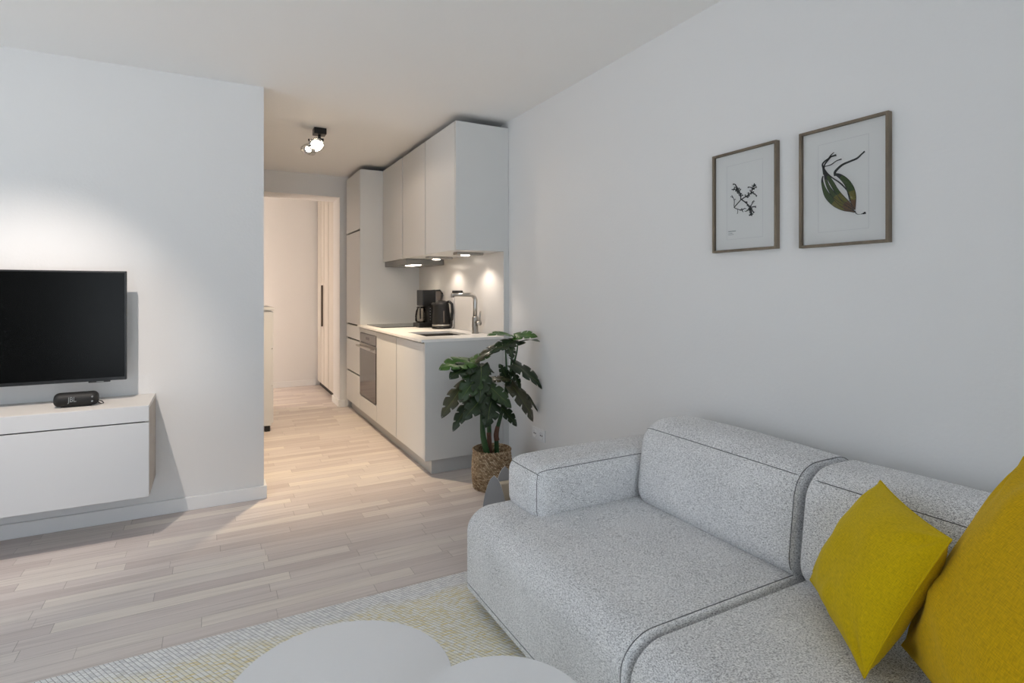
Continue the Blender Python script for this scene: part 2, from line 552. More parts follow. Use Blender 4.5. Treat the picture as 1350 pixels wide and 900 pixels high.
class Soft:
    """upholstered block: a rounded box with crowned faces"""
    def __init__(s, lo, hi, r, crown=(0, 0, 0), warp=None):
        s.c = (Vector(lo) + Vector(hi)) / 2
        s.h = (Vector(hi) - Vector(lo)) / 2
        # each radius may be one number or a (negative side, positive side) pair
        s.r = Vector([q[1] if isinstance(q, tuple) else q for q in r])
        s.rn = Vector([q[0] if isinstance(q, tuple) else q for q in r])
        s.crown = crown; s.warp = warp

    def map(s, p, off=0.0):
        d = Vector((0, 0, 0)); inn = Vector((0, 0, 0))
        for i in range(3):
            q = p[i]
            ic = max(-(s.h[i] - s.rn[i]), min(s.h[i] - s.r[i], q))
            inn[i] = ic
            d[i] = (q - ic) / (s.r[i] if q > 0 else s.rn[i])
        d.normalize()
        pos = Vector([inn[i] + d[i] * (s.r[i] if d[i] > 0 else s.rn[i]) for i in range(3)])
        u = [pos[i] / s.h[i] for i in range(3)]
        for i in range(3):
            j, k = (i + 1) % 3, (i + 2) % 3
            pos[i] += s.crown[i] * d[i] * (1 - u[j] ** 2) * (1 - u[k] ** 2)
        pos += d * off
        pos += s.c
        if s.warp: pos = s.warp(pos)
        return pos

    def axis(s, i, mid, ed):
        h, r, rn = s.h[i], s.r[i], s.rn[i]
        e = [h - r + r * math.tan(PI / 4 * k / ed) for k in range(1, ed + 1)]
        en = [h - rn + rn * math.tan(PI / 4 * k / ed) for k in range(1, ed + 1)]
        a, b = -(h - rn), h - r
        m = [a + (b - a) * k / mid for k in range(mid + 1)]
        return [-v for v in reversed(en)] + m + e

    def build(s, name, mat, parent, mid=12, ed=6):
        bm = bmesh.new()
        ax = [s.axis(i, mid, ed) for i in range(3)]
        for i in range(3):
            j, k = (i + 1) % 3, (i + 2) % 3
            for sg in (-1, 1):
                grid = []
                for a in ax[j]:
                    rowv = []
                    for b in ax[k]:
                        p = [0, 0, 0]
                        p[i] = sg * s.h[i]; p[j] = a; p[k] = b
                        rowv.append(bm.verts.new(s.map(p)))
                    grid.append(rowv)
                for a in range(len(grid) - 1):
                    for b in range(len(grid[0]) - 1):
                        bm.faces.new((grid[a][b], grid[a + 1][b], grid[a + 1][b + 1], grid[a][b + 1]))
        bmesh.ops.remove_doubles(bm, verts=bm.verts, dist=1e-5)
        return mesh_obj(name, bm, mat, parent, True)

    def seam(s, parent, paths, rad=0.0013, name='seam'):
        """thin stitched line following the surface through cube-space points"""
        for path in paths:
            bm = bmesh.new()
            pts = []
            for a, b in zip(path, path[1:]):
                for t in range(40):
                    pts.append(s.map([a[i] + (b[i] - a[i]) * t / 40 for i in range(3)], 0.0002))
            pts.append(s.map(path[-1], 0.0002))
            add_tube(bm, pts, rad, 6)
            mesh_obj(name, bm, M['seam'], parent, True)


# ------------------------------------------------------------------ the setting
XR, YT, H = 1.87, 3.63, 2.437       # right wall, divider wall, ceiling
XL, YB, YK, YH = -3.0, -1.9, 6.08, 7.66
TD = 0.273                          # end of the divider wall
bm = bmesh.new(); add_box(bm, XL - .2, XR + .2, YB - .2, YH + .2, -0.1, 0.0)
struct(mesh_obj('floor', bm, M['floor']))
bm = bmesh.new(); add_box(bm, XL - .2, XR + .2, YB - .2, YH + .2, H, H + .15)
struct(mesh_obj('ceiling', bm, M['ceiling']))
struct(box('wall_right', XR, XR + .15, YB - .2, YH + .2, 0, H, M['wall'], bev=0))
struct(box('wall_front', XL, TD, YT, YT + .125, 0, H, M['wall'], bev=0))


def wall_with_hole(name, axis, a0, a1, t0, t1, holes, mat):
    """wall along `axis` from a0..a1, thickness t0..t1, holes = [(h0,h1,z0,z1)]"""
    bm = bmesh.new()
    cuts = sorted({a0, a1} | {h for q in holes for h in q[:2]})
    for c0, c1 in zip(cuts, cuts[1:]):
        hit = [q for q in holes if q[0] <= c0 and q[1] >= c1]
        spans = [(0, H)] if not hit else [(0, hit[0][2]), (hit[0][3], H)]
        for z0, z1 in spans:
            if z1 - z0 < 1e-4: continue
            if axis == 'y': add_box(bm, t0, t1, c0, c1, z0, z1)
            else: add_box(bm, c0, c1, t0, t1, z0, z1)
    return struct(mesh_obj(name, bm, mat))


WIN = [(1.25, 2.75, 0.12, 2.28)]
wall_with_hole('wall_left', 'y', YB - .2, YT + .12, XL - .2, XL, WIN, M['wall'])
RWIN = [(-1.5, 0.95, 0.12, 2.28)]
wall_with_hole('wall_rear', 'x', XL - .2, XR, YB - .2, YB, RWIN, M['wall'])
DX0, DX1, DZ = 0.452, 1.194, 2.2165
wall_with_hole('wall_back', 'x', -0.5, XR, YK, YK + .36, [(DX0, DX1, 0, DZ)], M['wall'])
struct(box('wall_hall', -1.0, XR, YH, YH + .15, 0, H, M['wall'], bev=0))
struct(box('wall_corridor', -1.15, -1.0, YK + .2, YH + .15, 0, H, M['wall'], bev=0))
struct(box('wall_side', -0.5, -0.35, YT + .12, YK + .05, 0, H, M['wall'], bev=0))
struct(box('wall_end', -1.15, -0.5, YK + .1, YK + .25, 0, H, M['wall'], bev=0))

# windows (left and rear walls, outside the picture: they let the daylight in)
def window(n, axis, t, q, outward):
    a0, a1, z0, z1 = q
    bm = bmesh.new()
    f = 0.07
    def bb(p0, p1, q0, q1, d0=0.03, d1=0.09):
        s0, s1 = sorted((t + outward * d0, t + outward * d1))
        if axis == 'y': add_box(bm, s0, s1, p0, p1, q0, q1, 0.004)
        else: add_box(bm, p0, p1, s0, s1, q0, q1, 0.004)
    bb(a0, a1, z0, z0 + f); bb(a0, a1, z1 - f, z1); bb(a0, a0 + f, z0, z1); bb(a1 - f, a1, z0, z1)
    mid = (a0 + a1) / 2
    bb(mid - f / 2, mid + f / 2, z0, z1)
    w = struct(mesh_obj('window_%d' % n, bm, M['trim']))
    bm = bmesh.new()
    d = outward * 0.06
    if axis == 'y':
        pts = [(t + d, a0 + .05, z0 + .05), (t + d, a1 - .05, z0 + .05), (t + d, a1 - .05, z1 - .05), (t + d, a0 + .05, z1 - .05)]
    else:
        pts = [(a0 + .05, t + d, z0 + .05), (a1 - .05, t + d, z0 + .05), (a1 - .05, t + d, z1 - .05), (a0 + .05, t + d, z1 - .05)]
    bm.faces.new([bm.verts.new(p) for p in pts])
    mesh_obj('pane', bm, M['pane'], w)
    ld = bpy.data.lights.new('window_portal', 'AREA')
    ld.shape = 'RECTANGLE'; ld.size = a1 - a0; ld.size_y = z1 - z0
    ld.cycles.is_portal = True
    lo = bpy.data.objects.new('window_portal', ld)
    COL.objects.link(lo)
    c = (a0 + a1) / 2; zc = (z0 + z1) / 2
    if axis == 'y':
        lo.location = (t + outward * 0.12, c, zc); lo.rotation_euler = (PI / 2, 0, -PI / 2 if outward < 0 else PI / 2)
    else:
        lo.location = (c, t + outward * 0.12, zc); lo.rotation_euler = (PI / 2, 0, 0 if outward > 0 else PI)
    return w


window(1, 'y', XL, WIN[0], -1)
window(2, 'x', YB, RWIN[0], -1)

# baseboards
def skirt(name, boxes):
    bm = bmesh.new()
    for b_ in boxes: add_box(bm, *b_, 0, 0.075, 0.003)
    return struct(mesh_obj(name, bm, M['trim']))


SK = 0.016
skirt('baseboard_front', [(XL, TD + SK, YT - SK, YT), (TD, TD + SK, YT, YT + .125)])
skirt('baseboard_right', [(XR - SK, XR, YB, 3.53)])
skirt('baseboard_left', [(XL, XL + SK, YB, YT - SK)])
skirt('baseboard_rear', [(XL, XR, YB, YB + SK)])
skirt('baseboard_back', [(DX1, 1.246, YK - SK, YK), (DX1 - SK, DX1, YK - SK, YK + .36), (-.35, DX0, YK - SK, YK), (DX0, DX0 + SK, YK - SK, YK + .36)])
skirt('baseboard_hall', [(-1.0, 1.2, YH - SK, YH)])

# ------------------------------------------------------------------ kitchen
XF = 1.245      # front of the base doors
YE = 3.54       # near end of the run
T0, T1 = 5.385, 6.0   # tall unit
S1, S2 = 4.785, 4.195  # seams oven | door | door
DT = 0.019
ZT, ZW = 0.888, 0.905


def front(parent, name, y0, y1, z0, z1, x=XF, mat=None, g0=.0055, g1=.0055):
    return box(name, x, x + DT, y0 + g0, y1 - g1, z0, z1, mat or M['front'], parent, 0.0012)


tall = thing('tall_cabinet', 'tall greige larder cabinet with drawers beside the doorway at the far end of the kitchen', 'cabinet', (1.55, 5.69, 0))
box('body', XF + DT + .004, XR - .002, T0 + .018, T1, 0.1, 2.388, M['carcass'], tall)
box('side_panel', XF + .002, XR - .002, T0, T0 + .018, 0.1, 2.388, M['front'], tall)
front(tall, 'door', T0 + .018, T1, 1.820, 2.386)
front(tall, 'door', T0 + .018, T1, 0.900, 1.804)
for z0, z1 in ((0.754, 0.884), (0.424, 0.737), (0.103, 0.407)):
    front(tall, 'drawer', T0 + .018, T1, z0, z1)
box('gap_shade', XF + DT + .0005, XF + DT + .0035, T0 + .018, T1, 0.105, 2.38, M['dark_gap'], tall, 0)  # dark sheet behind the fronts, painted shade for the drawer and door gaps

ovc = thing('oven_cabinet', 'greige base cabinet housing the built in oven beneath the hob', 'cabinet', (1.55, 5.085, 0))
box('body', XF + DT + .002, 1.826, S1 + .018, T0 - .001, 0.1, 0.246, M['carcass'], ovc)
front(ovc, 'lower_panel', S1, T0, 0.103, 0.242)
front(ovc, 'upper_panel', S1, T0, 0.84, 0.875)
box('side_panel', XF + DT + .002, 1.826, S1, S1 + .0045, 0.1, ZT - .001, M['carcass'], ovc)

ov = thing('oven', 'built in oven with dark glass door and steel handle below the hob', 'oven', (1.55, 5.085, 0.247))
box('body', XF + .004, 1.80, S1 + .005, T0 - .003, 0.248, 0.838, M['black'], ov)
box('control_panel', XF - .002, XF + DT, S1 + .006, T0 - .006, 0.757, 0.834, M['ovenglass'], ov)
box('display', XF - .0026, XF - .0015, 5.03, 5.15, .783, .808, M['screen'], ov, 0.0003)
dr = box('door', XF - .004, XF + DT, S1 + .006, T0 - .006, 0.252, 0.742, M['ovenglass'], ov, 0.002)
bm = bmesh.new()
add_box(bm, XF - .006, XF + .002, S1 + .006, T0 - .006, 0.69, 0.742, 0.001)
mesh_obj('door_trim', bm, M['steel'], ov)
bm = bmesh.new()
add_tube(bm, [(XF - .04, S1 + .03, .716), (XF - .04, T0 - .03, .716)], 0.009, 14)
add_tube(bm, [(XF - .004, S1 + .06, .716), (XF - .04, S1 + .06, .716)], 0.006, 10)
add_tube(bm, [(XF - .004, T0 - .06, .716), (XF - .04, T0 - .06, .716)], 0.006, 10)
autosmooth(mesh_obj('handle', bm, M['steel'], ov))

for nm, y0, y1, lab in (('base_cabinet', S2, S1, 'greige base cabinet with one plain door directly right of the oven'),
                        ('base_cabinet', YE + .022, S2, 'greige base cabinet with one plain door at the near end under the sink')):
    c = thing(nm, lab, 'cabinet', (1.55, (y0 + y1) / 2, 0), 'base cabinets with plain doors')
    bm = bmesh.new()
    xa, xb, za, zb = XF + DT + .003, 1.826, 0.1, ZT - .001
    add_box(bm, xa, xb, y0, y0 + .016, za, zb); add_box(bm, xa, xb, y1 - .016, y1, za, zb)
    add_box(bm, xa, xb, y0 + .016, y1 - .016, za, za + .016); add_box(bm, xb - .01, xb, y0 + .016, y1 - .016, za + .016, zb)
    add_box(bm, xa, xa + .02, y0 + .016, y1 - .016, .82, zb)
    mesh_obj('body', bm, M['carcass'], c)
    front(c, 'door', y0, y1, 0.103, 0.875)

ep = box('end_panel', XF - .001, 1.828, YE, YE + .02, 0.1, ZT - .001, M['panel'], None, 0.001)
tag(ep, 'grey end panel closing the near side of the base cabinets behind the potted plant', 'panel')
bm = bmesh.new()
add_box(bm, 1.30, 1.316, YE + .03, T1, 0.0, 0.098, 0.001)
add_box(bm, 1.316, 1.86, YE + .03, YE + .046, 0.0, 0.098, 0.001)
tag(mesh_obj('plinth', bm, M['plinth']), 'grey recessed plinth along the floor under the kitchen cabinets', 'plinth')

# worktop with a cut-out for the sink
SX0, SX1, SY0, SY1 = 1.345, 1.70, 3.80, 4.24
xs = [1.218, SX0, SX1, 1.828]; ys = [YE - .004, SY0, SY1, T0 - .001]
bm = bmesh.new()
vt = {(i, j, k): bm.verts.new((xs[i], ys[j], (ZT, ZW)[k])) for i in range(4) for j in range(4) for k in range(2)}
for i in range(3):
    for j in range(3):
        if i == 1 and j == 1: continue
        for k in range(2):
            bm.faces.new((vt[i, j, k], vt[i + 1, j, k], vt[i + 1, j + 1, k], vt[i, j + 1, k]))
for loop in ([(0, 0), (1, 0), (2, 0), (3, 0), (3, 1), (3, 2), (3, 3), (2, 3), (1, 3), (0, 3), (0, 2), (0, 1)], [(1, 1), (2, 1), (2, 2), (1, 2)]):
    for a, b in zip(loop, loop[1:] + loop[:1]):
        bm.faces.new((vt[a[0], a[1], 0], vt[b[0], b[1], 0], vt[b[0], b[1], 1], vt[a[0], a[1], 1]))
wt = tag(mesh_obj('worktop', bm, M['worktop']), 'thin white worktop running along the kitchen base cabinets', 'worktop')

sk = thing('sink', 'rectangular undermount steel sink let into the near end of the white worktop', 'sink', (1.52, 4.02, 0.72))
bm = bmesh.new()
q = 0.012
o_ = [(SX0 - q, SY0 - q), (SX1 + q, SY0 - q), (SX1 + q, SY1 + q), (SX0 - q, SY1 + q)]
i_ = [(SX0 + .001, SY0 + .001), (SX1 - .001, SY0 + .001), (SX1 - .001, SY1 - .001), (SX0 + .001, SY1 - .001)]
b_ = [(SX0 + .02, SY0 + .02), (SX1 - .02, SY0 + .02), (SX1 - .02, SY1 - .02), (SX0 + .02, SY1 - .02)]
R0 = [bm.verts.new((x, y, ZT - .0015)) for x, y in o_]
R1 = [bm.verts.new((x, y, ZT - .0015)) for x, y in i_]
R2 = [bm.verts.new((x, y, 0.74)) for x, y in i_]
R3 = [bm.verts.new((x, y, 0.72)) for x, y in b_]
for a, b in ((R0, R1), (R1, R2), (R2, R3)):
    for k in range(4): bm.faces.new((a[k], a[(k + 1) % 4], b[(k + 1) % 4], b[k]))
bm.faces.new(R3)
mesh_obj('basin', bm, M['sinksteel'], sk)
lathe('drain', [(0, .7225), (.03, .7225), (.038, .7245), (.042, .7215), (.042, .7205)], 1.52, 4.02, M['steel'], sk, 24)

fa = thing('faucet', 'brushed steel L shaped kitchen tap standing behind the sink', 'tap', (1.765, 3.885, ZW))
FX, FY = 1.765, 3.885
lathe('base', [(0, ZW + .0005), (.027, ZW + .0005), (.027, ZW + .006), (.0235, ZW + .009), (.0235, 1.03), (.021, 1.036), (0, 1.036)], FX, FY, M['steel'], fa, 28)
pts = [(FX, FY, 1.03), (FX, FY, 1.10), (FX, FY, 1.155)]
for k in range(1, 9):
    a = PI / 2 * k / 8
    pts.append((FX - .045 * (1 - math.cos(a)), FY, 1.155 + .045 * math.sin(a)))
pts += [(FX - .10, FY, 1.2), (FX - .195, FY, 1.2)]
tube('spout', pts, [.0165] * 3 + [.0155] * 8 + [.0145, .0135], M['steel'], fa, 18)
tube('nozzle', [(FX - .185, FY, 1.2), (FX - .185, FY, 1.178)], .0125, M['steel'], fa, 16)
lv = tube('lever_hub', [(FX, FY - .015, .985), (FX + .018, FY - .052, .985)], .017, M['steel'], fa, 18)
tube('lever', [(FX + .016, FY - .046, .99), (FX + .016, FY - .048, 1.03), (FX + .018, FY - .052, 1.075)], [.0075, .007, .0065], M['steel'], fa, 12)

hob = thing('hob', 'black glass induction hob set on the worktop above the oven', 'hob', (1.54, 5.09, ZW))
box('glass_top', 1.30, 1.79, 4.83, 5.345, ZW + .0003, ZW + .006, M['hobglass'], hob, 0.002)
for (x, y, r) in ((1.42, 4.97, .075), (1.42, 5.21, .09), (1.66, 4.97, .09), (1.66, 5.21, .075)):
    bm = bmesh.new()
    for k in range(48):
        a0, a1 = 2 * PI * k / 48, 2 * PI * (k + 1) / 48
        bm.faces.new([bm.verts.new((x + rr * math.cos(a), y + rr * math.sin(a), ZW + .0062)) for rr, a in ((r, a0), (r, a1), (r - .003, a1), (r - .003, a0))])
    mesh_obj('cooking_zone', bm, M['logo'], hob)

# wall behind worktop
sp = box('backsplash', 1.83, XR - .0002, YE + .002, T0 - .002, ZW + .0005, 1.509, M['splash'], None, 0.0005)
tag(sp, 'smooth pale backsplash panel behind the worktop lit by the cabinet lights', 'backsplash')
se = box('filler_strip', 1.83, XR - .0002, YE - .002, YE + .001, 0.1, 1.509, M['panel'], None, 0.0005)
tag(se, 'narrow grey upright strip closing the gap between backsplash edge and the wall', 'panel')

# wall cabinets
XU = 1.463
UY = [YE + .018, 4.156, 4.745, T0 - .003]
UZ0, UZ1 = 1.51, 2.388
labs = ['greige wall cabinet nearest the living room with grey side panel', 'greige wall cabinet in the middle of the row of three', 'greige wall cabinet over the cooker hood next to the tall cabinet']
for k in range(3):
    c = thing('wall_cabinet', labs[k], 'cabinet', (1.66, (UY[k] + UY[k + 1]) / 2, UZ0), 'wall cabinets above the worktop')
    box('body', XU + DT + .002, XR - .002, UY[k] + .001, UY[k + 1] - .001, UZ0 + .0165, UZ1, M['carcass'], c, 0.001)
    box('bottom_board', XU + DT + .002, XR - .002, UY[k] + .001, UY[k + 1] - .001, UZ0, UZ0 + .016, M['front'], c, 0.001)
    front(c, 'door', UY[k], UY[k + 1], UZ0 - .002, UZ1, XU, None, .013 if k == 2 else .006, .013 if k == 1 else .006)
    if k == 0:
        pn = box('side_panel', XU, XR - .002, YE, YE + .018, UZ0 - .002, UZ1, M['panel'], c, 0.001)
        pn['label'] = 'grey side panel'

hd = thing('cooker_hood', 'slim grey cooker hood under the wall cabinet above the hob', 'hood', (1.65, 5.04, 1.455))
box('body', 1.482, 1.826, 4.70, 5.375, 1.458, UZ0 - .003, M['hood'], hd, 0.002)
hl = box('light_strip', 1.56, 1.64, 4.76, 4.98, 1.454, 1.4585, M['led'], hd, 0.001)
box('filter', 1.54, 1.79, 5.02, 5.33, 1.4555, 1.4585, M['steel'], hd, 0.001)


def spot(name, loc, target, power, color, size_deg, blend, rad=0.02):
    ld = bpy.data.lights.new(name, 'SPOT')
    ld.energy = power; ld.color = color; ld.spot_size = math.radians(size_deg); ld.spot_blend = blend
    ld.shadow_soft_size = rad
    lo = bpy.data.objects.new(name, ld)
    COL.objects.link(lo)
    lo.location = loc
    lo.rotation_euler = (Vector(target) - Vector(loc)).to_track_quat('-Z', 'Y').to_euler()
    return lo


def point(name, loc, power, color, rad=0.05):
    ld = bpy.data.lights.new(name, 'POINT')
    ld.energy = power; ld.color = color; ld.shadow_soft_size = rad
    lo = bpy.data.objects.new(name, ld); COL.objects.link(lo); lo.location = loc
    return lo


WARM = (1.0, 0.80, 0.62)
for k, (yy, lab) in enumerate(((3.775, 'small steel cabinet light under the nearest wall cabinet, above the tap'), (4.375, 'small steel cabinet light under the middle wall cabinet, above the kettle'))):
    dl = thing('cabinet_light', lab, 'light', (1.66, yy, UZ0 - .003), 'cabinet lights above the worktop')
    box('housing', 1.555, 1.765, yy - .04, yy + .04, UZ0 - .02, UZ0 - .0003, M['steel'], dl, 0.004)
    lathe('lens', [(0, UZ0 - .027), (.028, UZ0 - .0265), (.032, UZ0 - .023), (.032, UZ0 - .0195)], 1.635, yy, M['led'], dl, 24)
    spot('cabinet_spot', (1.66, yy, UZ0 - .032), (1.72, yy, 0.9), 7.0, (1.0, 0.86, 0.74), 125, 0.6, 0.02)
spot('hood_spot', (1.62, 4.87, 1.45), (1.66, 4.9, 0.9), 3.5, (1.0, 0.84, 0.62), 130, 0.7, 0.03)

# black rail with a lead on the backsplash
rl = thing('socket_rail', 'short black bar fixed on the backsplash above the tap spout', 'socket', (1.82, 4.374, 1.217))
box('housing', 1.815, 1.8295, 4.27, 4.478, 1.204, 1.231, M['black'], rl, 0.006, 3)
tube('lead', [(1.823, 4.455, 1.206), (1.821, 4.457, 1.12), (1.8215, 4.452, 1.0), (1.819, 4.455, 0.93), (1.812, 4.47, 0.909)], .0028, M['white'], rl, 8)

# coffee machine
cm = thing('coffee_maker', 'black filter coffee machine with glass jug standing on the worktop near the hob', 'coffee maker', (1.70, 4.79, ZW))
cy0, cy1 = 4.70, 4.87
box('base', 1.597, 1.80, cy0, cy1, ZW + .0005, .945, M['black'], cm, 0.008, 3)
box('column', 1.685, 1.80, cy0 + .01, cy1 - .01, .94, 1.12, M['blackmat'], cm, 0.006)
box('brew_head', 1.632, 1.752, cy0, cy1, 1.095, 1.236, M['black'], cm, 0.008, 3)
box('water_tank', 1.752, 1.805, cy0 + .003, cy1 - .003, 1.06, 1.228, M['tank'], cm, 0.006)
bm = bmesh.new()
pv = [(1.745, 1.232), (1.792, 1.24), (1.823, 1.205), (1.823, 1.195), (1.808, 1.205), (1.79, 1.226), (1.745, 1.226)]
fa0 = [bm.verts.new((x, cy0 + .004, z)) for x, z in pv]; fb0 = [bm.verts.new((x, cy1 - .004, z)) for x, z in pv]
bm.faces.new(fa0); bm.faces.new(fb0[::-1])
for k in range(len(pv)): bm.faces.new((fa0[k], fa0[(k + 1) % len(pv)], fb0[(k + 1) % len(pv)], fb0[k]))
mesh_obj('lid', bm, M['black'], cm)
jx, jy = 1.643, 4.785
jg = lathe('jug', [(0, .949), (.042, .949), (.05, .965), (.052, 1.0), (.045, 1.05), (.034, 1.072), (.036, 1.08)], jx, jy, M['clear'], cm, 28)
lathe('jug_lid', [(0, 1.09), (.033, 1.088), (.038, 1.08), (.036, 1.074), (0, 1.074)], jx, jy, M['black'], cm, 28)
tube('jug_handle', [(jx - .02, jy - .035, 1.074), (jx - .03, jy - .07, 1.07), (jx - .032, jy - .078, 1.02), (jx - .02, jy - .05, .985)], .007, M['black'], cm, 10)
for k in range(5):
    box('button', 1.70, 1.707, cy0 + .006, cy0 + .0101, .97 + .025 * k, .977 + .025 * k, M['logo'], cm, 0.0005)

# kettle
kt = thing('kettle', 'black jug kettle standing on the worktop beside the coffee machine', 'kettle', (1.735, 4.52, ZW))
kx, ky = 1.735, 4.52
lathe('power_base', [(0, ZW + .0005), (.08, ZW + .0005), (.082, ZW + .008), (.078, ZW + .018), (0, ZW + .018)], kx, ky, M['black'], kt, 36)
lathe('body', [(0, .9245), (.077, .9245), (.0775, .94), (.074, 1.02), (.066, 1.105), (.062, 1.125), (.05, 1.132), (0, 1.134)], kx, ky, M['blackmat'], kt, 40)
lathe('steel_band', [(.0772, .93), (.0785, .931), (.0785, .943), (.077, .944)], kx, ky, M['steel'], kt, 40)
lathe('lid', [(0, 1.146), (.035, 1.145), (.047, 1.138), (.05, 1.132), (0, 1.131)], kx, ky, M['black'], kt, 30)
kd = Vector((.72, -.69, 0))
kp = Vector((kx, ky, 0))
tube('handle', [kp + kd * .045 + Vector((0, 0, 1.128)), kp + kd * .075 + Vector((0, 0, 1.138)), kp + kd * .098 + Vector((0, 0, 1.115)), kp + kd * .103 + Vector((0, 0, 1.05)), kp + kd * .098 + Vector((0, 0, .985)), kp + kd * .07 + Vector((0, 0, .962))], [.012, .013, .012, .011, .011, .011], M['black'], kt, 12)
tube('spout', [kp - kd * .055 + Vector((0, 0, 1.09)), kp - kd * .085 + Vector((0, 0, 1.122))], [.022, .012], M['blackmat'], kt, 14)
wg = box('water_gauge', kx - .012, kx + .0, ky - .079, ky - .0735, .96, 1.06, M['tank'], kt, 0.002)

# ------------------------------------------------------------------ ceiling spot lamps
def ceiling_lamp(x, y, label, heads):
    """black base plate with two chrome dish spots"""
    t = thing('ceiling_lamp', label, 'ceiling lamp', (x, y, H), None)
    box('base', x - .044, x + .044, y - .044, y + .044, H - .045, H - .0005, M['black'], t, 0.003)
    tube('bracket', [(x, y, H - .044), (x, y, H - .075)], .011, M['black'], t, 12)
    box('crossbar', x - .04, x + .03, y - .012, y + .012, H - .088, H - .07, M['black'], t, 0.003)
    for (dx, dy, dz, d) in heads:
        c = Vector((x + dx, y + dy, H + dz)); d = Vector(d).normalized()
        rot = d.to_track_quat('-Z', 'Y').to_matrix().to_4x4()
        def place(bm):
            bmesh.ops.transform(bm, matrix=Matrix.Translation(c) @ rot, verts=bm.verts)
            return bm
        hbm = add_lathe(bmesh.new(), [(.0, .04), (.018, .038), (.03, .03), (.046, .008), (.055, -.012), (.056, -.018), (.053, -.018), (.044, .006), (.026, .026), (.0, .03)], 0, 0, 32)
        h = mesh_obj('dish', place(hbm), M['chrome'], t, True)
        bbm = add_lathe(bmesh.new(), [(0, -.024), (.012, -.02), (.021, -.006), (.02, .012), (.0, .02)], 0, 0, 20)
        mesh_obj('bulb', place(bbm), M['bulb'], h, True)
        back = c - d * .035
        tube('arm', [(c.x, c.y, H - .08), back], .006, M['black'], t, 8)
    return t


ceiling_lamp(0.71, 4.37, 'black and chrome twin spot lamp lit on the kitchen ceiling', [(-.03, -.045, -.125, (-.1, -.75, -.7)), (-.075, .01, -.155, (-.35, -.3, -1))])
spot('kitchen_spot', (0.675, 4.27, 2.27), (0.675, 4.27, 0), 9, WARM, 179, 0.25, 0.06)
spot('kitchen_spot', (0.66, 4.25, 2.27), (0.66, 4.60, 0), 165, (1.0, 0.77, 0.52), 88, 0.7, 0.05)
ceiling_lamp(-0.70, 2.25, 'black and chrome twin spot lamp on the living room ceiling in front of the television', [(.03, .045, -.125, (.1, .9, -.5)), (-.06, .01, -.145, (-.5, .7, -.8))])
spot('living_spot', (-0.66, 2.36, 2.27), (-0.86, 3.63, 0.58), 128, (1.0, 0.88, 0.79), 66, 1.0, 0.012)

# ------------------------------------------------------------------ hall seen through the doorway
cl = thing('closet', 'tall pale fitted closet with narrow doors on the right of the hallway', 'closet', (1.5, 7.0, 0))
XC = 1.215
box('body', XC + .022, XR - .002, 6.46, 7.64, 0.06, H - .004, M['closetgap'], cl)
ds = [6.462, 6.86, 7.16, 7.38, 7.638]
for a, b in zip(ds, ds[1:]):
    d_ = box('door', XC, XC + .02, a + .016, b - .016, 0.065, H - .01, M['closet'], cl, 0.004)
p0, p1 = onX(424.3, 376, XC - .012), onX(424.3, 430, XC - .012)
box('handle', XC - .022, XC - .0005, p0.y - .018, p0.y + .012, p1.z, p0.z, M['bronze'], cl, 0.003)
box('plinth', XC + .03, XC + .05, 6.462, 7.638, 0.0, 0.06, M['dark_gap'], cl)

sbd = thing('sideboard', 'white chest of drawers mostly hidden behind the television wall beside the doorway', 'chest of drawers', (0.2, 5.62, 0))
box('body', -0.06, 0.460, 5.30, 5.95, 0.055, 1.06, M['console'], sbd)
box('top', -0.07, 0.482, 5.285, 5.955, 1.06, 1.083, M['console'], sbd, 0.003)
for z0, z1 in ((0.075, 0.395), (0.40, 0.72), (0.725, 1.045)):
    dq = box('drawer', 0.460, 0.476, 5.305, 5.945, z0, z1, M['console'], sbd, 0.002)
    bm = bmesh.new(); add_tube(bm, [(0.476, 5.8, z1 - .05), (0.492, 5.8, z1 - .05)], 0.011, 14)
    mesh_obj('knob', bm, M['steel'], dq)
for x in (-.02, .43):
    for y in (5.34, 5.91):
        box('foot', x - .02, x + .02, y - .02, y + .02, 0.0, 0.055, M['black'], sbd)

hlamp = thing('hall_lamp', 'round opal wall lamp in the hallway hidden left of the doorway', 'wall lamp', (-0.95, 6.95, 1.2))
box('plate', -0.9998, -0.975, 6.90, 7.0, 1.15, 1.25, M['chrome'], hlamp, 0.003)
tube('arm', [(-0.976, 6.95, 1.20), (-0.94, 6.95, 1.20)], 0.012, M['chrome'], hlamp)
lathe('shade', [(0, 1.275), (.04, 1.265), (.065, 1.240), (.075, 1.20), (.065, 1.160), (.04, 1.135), (0, 1.125)], -0.87, 6.95, M['globe'], hlamp, 28)
point('hall_light', (-0.74, 6.95, 1.05), 46, (1.0, 0.80, 0.65), 0.08)

# ------------------------------------------------------------------ television side
tv = thing('television', 'black flat television mounted on the white wall above the floating console', 'television', (-0.872, 3.56, 0.768))
TX0, TX1, TZ0, TZ1, TY = -1.346, -0.386, 0.774, 1.330, 3.478
box('back_shell', TX0 + .02, TX1 - .02, TY + .022, TY + .07, TZ0 + .06, TZ1 - .05, M['blackmat'], tv, 0.01, 3)
box('bezel', TX0, TX1, TY, TY + .024, TZ0, TZ1, M['black'], tv, 0.002)
box('screen', TX0 + .008, TX1 - .008, TY - .0012, TY + .002, TZ0 + .016, TZ1 - .008, M['screen'], tv, 0.0004)
sn = box('sensor', -.545, -.455, TY + .002, TY + .018, TZ0 - .007, TZ0 + .003, M['black'], tv, 0.002)
box('sensor_glint', -.512, -.482, TY + .001, TY + .003, TZ0 - .005, TZ0 - .001, M['logo'], sn, 0.0005)  # pale bar painted in for the glint on the sensor
box('wall_mount', -1.0, -.74, TY + .069, YT - .0005, .95, 1.16, M['black'], tv, 0.004)

